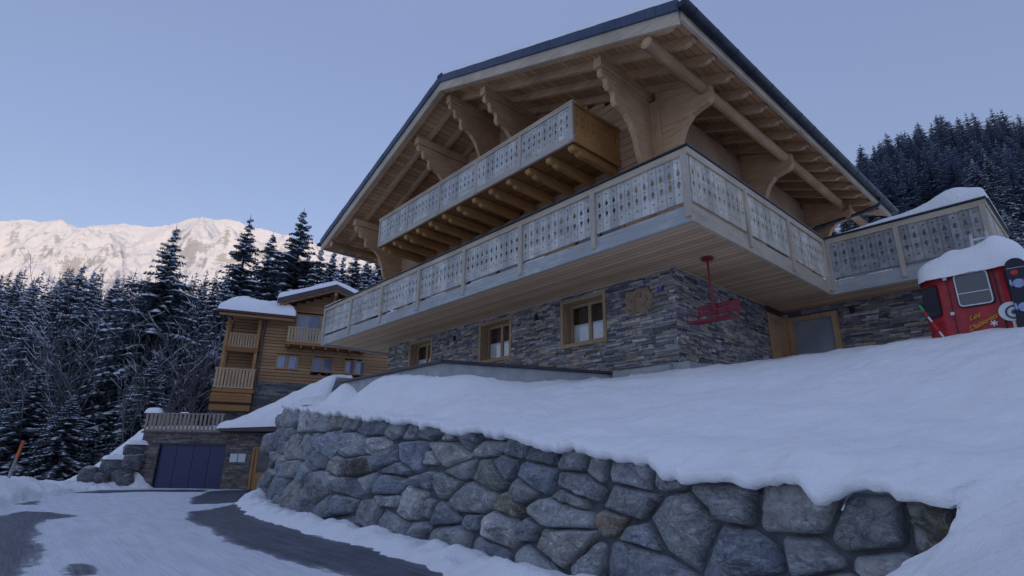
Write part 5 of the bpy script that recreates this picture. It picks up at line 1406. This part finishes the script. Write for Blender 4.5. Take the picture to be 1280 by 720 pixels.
# bare frosted broadleaf trees in front of the left forest
def bare_tree_geo(seed, h):
    rng = random.Random(seed); mb = MB(); sn = MB()
    def br(p, d, L, r, lev):
        pts = [p]; q = Vector(p); dd = Vector(d); n = 5
        for k in range(n):
            dd = (dd+Vector((rng.uniform(-.14, .14), rng.uniform(-.14, .14), .03+rng.uniform(-.06, .08)))).normalized(); q = q+dd*L/n; pts.append(tuple(q))
        mb.tube(pts, [r*(1-.75*k/n) for k in range(n+1)], 6 if lev < 2 else 3, cap=False)
        if lev >= 1 and abs(dd.z) < .8 and rng.random() < .4:
            sn.tube([(a[0], a[1], a[2]+r*.7) for a in pts], [max(.012, r*.75*(1-.6*k/n)) for k in range(n+1)], 3, cap=False)
        if lev < 3:
            m = [8, 5, 3][lev]
            for k in range(m):
                t = .3+.7*(k+rng.random())/m; i = min(n-1, int(t*n)); f = t*n-i
                b = Vector(pts[i])*(1-f)+Vector(pts[i+1])*f; a = rng.uniform(0, 6.28)
                side = dd.cross(Vector((math.cos(a), math.sin(a), .3))).normalized()
                nd = (dd*(.5+.3*rng.random())+side*.55+Vector((0, 0, .35))).normalized()
                br(tuple(b), nd, L*(.34+.2*rng.random()), r*.42, lev+1)
    br((0, 0, -.4), (rng.uniform(-.1, .1), rng.uniform(-.1, .1), 1), h, .02*h*.55, 0)
    return mb, sn
bares = []
for k in range(3):
    a, b = bare_tree_geo(50+k, 10.); bares.append((to_mesh('bare_tree_wood', [(a.v, a.f, M['frost_bark'])], True), to_mesh('bare_tree_snow', [(b.v, b.f, M['tree_snow'])])))
for k, (q, w, h) in enumerate([(-.755, 36.5, 8), (-.70, 38, 9.5), (-.67, 36, 8), (-.63, 39, 11), (-.60, 36.5, 9), (-.565, 38, 10.5), (-.54, 41, 11), (-.80, 41, 11), (-.84, 38, 9), (-.69, 42, 12), (-.88, 43, 11), (-.96, 42, 11), (-.735, 44, 12), (-.99, 45, 10), (-.775, 46, 13), (-.72, 47, 14), (-.655, 46, 13), (-.58, 43, 11), (-.50, 40, 10), (-.92, 42, 8), (-.645, 34.5, 8)]):
    x = Rw[0]*q*w+Fw[0]*w; y = Rw[1]*q*w+Fw[1]*w
    o = empty('bare_tree', (x, y, T(x, y)-.2), 'thin leafless tree with frosted snowy twigs at the foot of the left forest', 'bare tree', 'bare frosted trees below the left forest', rnd(0, 6.28)); o.scale = (h/10,)*3
    for nm, me in zip(('wood', 'snow'), bares[k % 3]):
        c = bpy.data.objects.new('branches' if nm == 'wood' else 'snow', me); COL.objects.link(c); c.parent = o

# ------------------------------------------------------------------ light, sky, camera
SUN_AZ, SUN_EL = math.radians(112), math.radians(12)
w = bpy.data.worlds.new('World'); scene.world = w; w.use_nodes = True
nt = w.node_tree; bg = nt.nodes['Background']
sky = nt.nodes.new('ShaderNodeTexSky'); sky.sky_type = 'NISHITA'; sky.sun_disc = False
sky.sun_elevation = SUN_EL; sky.sun_rotation = SUN_AZ; sky.altitude = 1400; sky.air_density = 1.0; sky.dust_density = .6; sky.ozone_density = 3.0
mixn = nt.nodes.new('ShaderNodeMix'); mixn.data_type = 'RGBA'; mixn.blend_type = 'MULTIPLY'; mixn.inputs[0].default_value = 1; mixn.inputs[7].default_value = (3.15, 2.3, 2.02, 1)
nt.links.new(sky.outputs[0], mixn.inputs[6]); 
hz = nt.nodes.new('ShaderNodeMix'); hz.data_type = 'RGBA'; hz.inputs[0].default_value = .66; hz.inputs[7].default_value = (1.9, 2.34, 3.8, 1)
tc = nt.nodes.new('ShaderNodeTexCoord'); spx = nt.nodes.new('ShaderNodeSeparateXYZ'); rp = nt.nodes.new('ShaderNodeValToRGB')
nt.links.new(tc.outputs['Generated'], spx.inputs[0]); nt.links.new(spx.outputs[2], rp.inputs[0])
SC = 5.0
rp.color_ramp.elements.new(.5); rp.color_ramp.elements.new(.75)
for el, (p_, c_) in zip(list(rp.color_ramp.elements), ((.20, (1.95, 2.12, 2.72)), (.42, (1.72, 2.1, 3.25)), (.66, (1.72, 2.14, 3.55)), (.92, (2.35, 2.85, 4.5)))):
    el.position = p_; el.color = (c_[0]/SC, c_[1]/SC, c_[2]/SC, 1)
sc_ = nt.nodes.new('ShaderNodeMix'); sc_.data_type = 'RGBA'; sc_.blend_type = 'MULTIPLY'; sc_.inputs[0].default_value = 1; sc_.inputs[7].default_value = (SC, SC, SC, 1)
nt.links.new(rp.outputs[0], sc_.inputs[6]); nt.links.new(sc_.outputs[2], hz.inputs[7])
nt.links.new(mixn.outputs[2], hz.inputs[6]); nt.links.new(hz.outputs[2], bg.inputs[0]); bg.inputs[1].default_value = .15
sl = bpy.data.lights.new('sun', 'SUN'); sl.energy = 1.75; sl.angle = math.radians(.5); sl.color = (1, .80, .56)
so = bpy.data.objects.new('sun', sl); COL.objects.link(so)
dirv = Vector((math.sin(SUN_AZ)*math.cos(SUN_EL), math.cos(SUN_AZ)*math.cos(SUN_EL), math.sin(SUN_EL)))
so.rotation_euler = dirv.to_track_quat('Z', 'Y').to_euler(); so.location = (0, 0, 60)
cam = bpy.data.cameras.new('camera'); cam.lens = 680.694/1280*36; cam.sensor_width = 36; cam.clip_end = 30000; cam.clip_start = .05
co = bpy.data.objects.new('camera', cam); COL.objects.link(co); scene.camera = co
ya, pi_, ro = (math.radians(v) for v in (-48.617, 17.464, .889))
Fv = Vector((math.sin(ya)*math.cos(pi_), math.cos(ya)*math.cos(pi_), math.sin(pi_))); Rt = Vector((math.cos(ya), -math.sin(ya), 0)); U = Rt.cross(Fv)
X = Rt*math.cos(ro)+U*math.sin(ro); Y = -Rt*math.sin(ro)+U*math.cos(ro); Z = -Fv
co.matrix_world = Matrix(((X.x, Y.x, Z.x, 0), (X.y, Y.y, Z.y, 0), (X.z, Y.z, Z.z, 0), (0, 0, 0, 1)))
scene.view_settings.view_transform = 'Standard'; scene.view_settings.look = 'None'; scene.view_settings.exposure = 0
scene.cycles.max_bounces = 10; scene.cycles.diffuse_bounces = 7
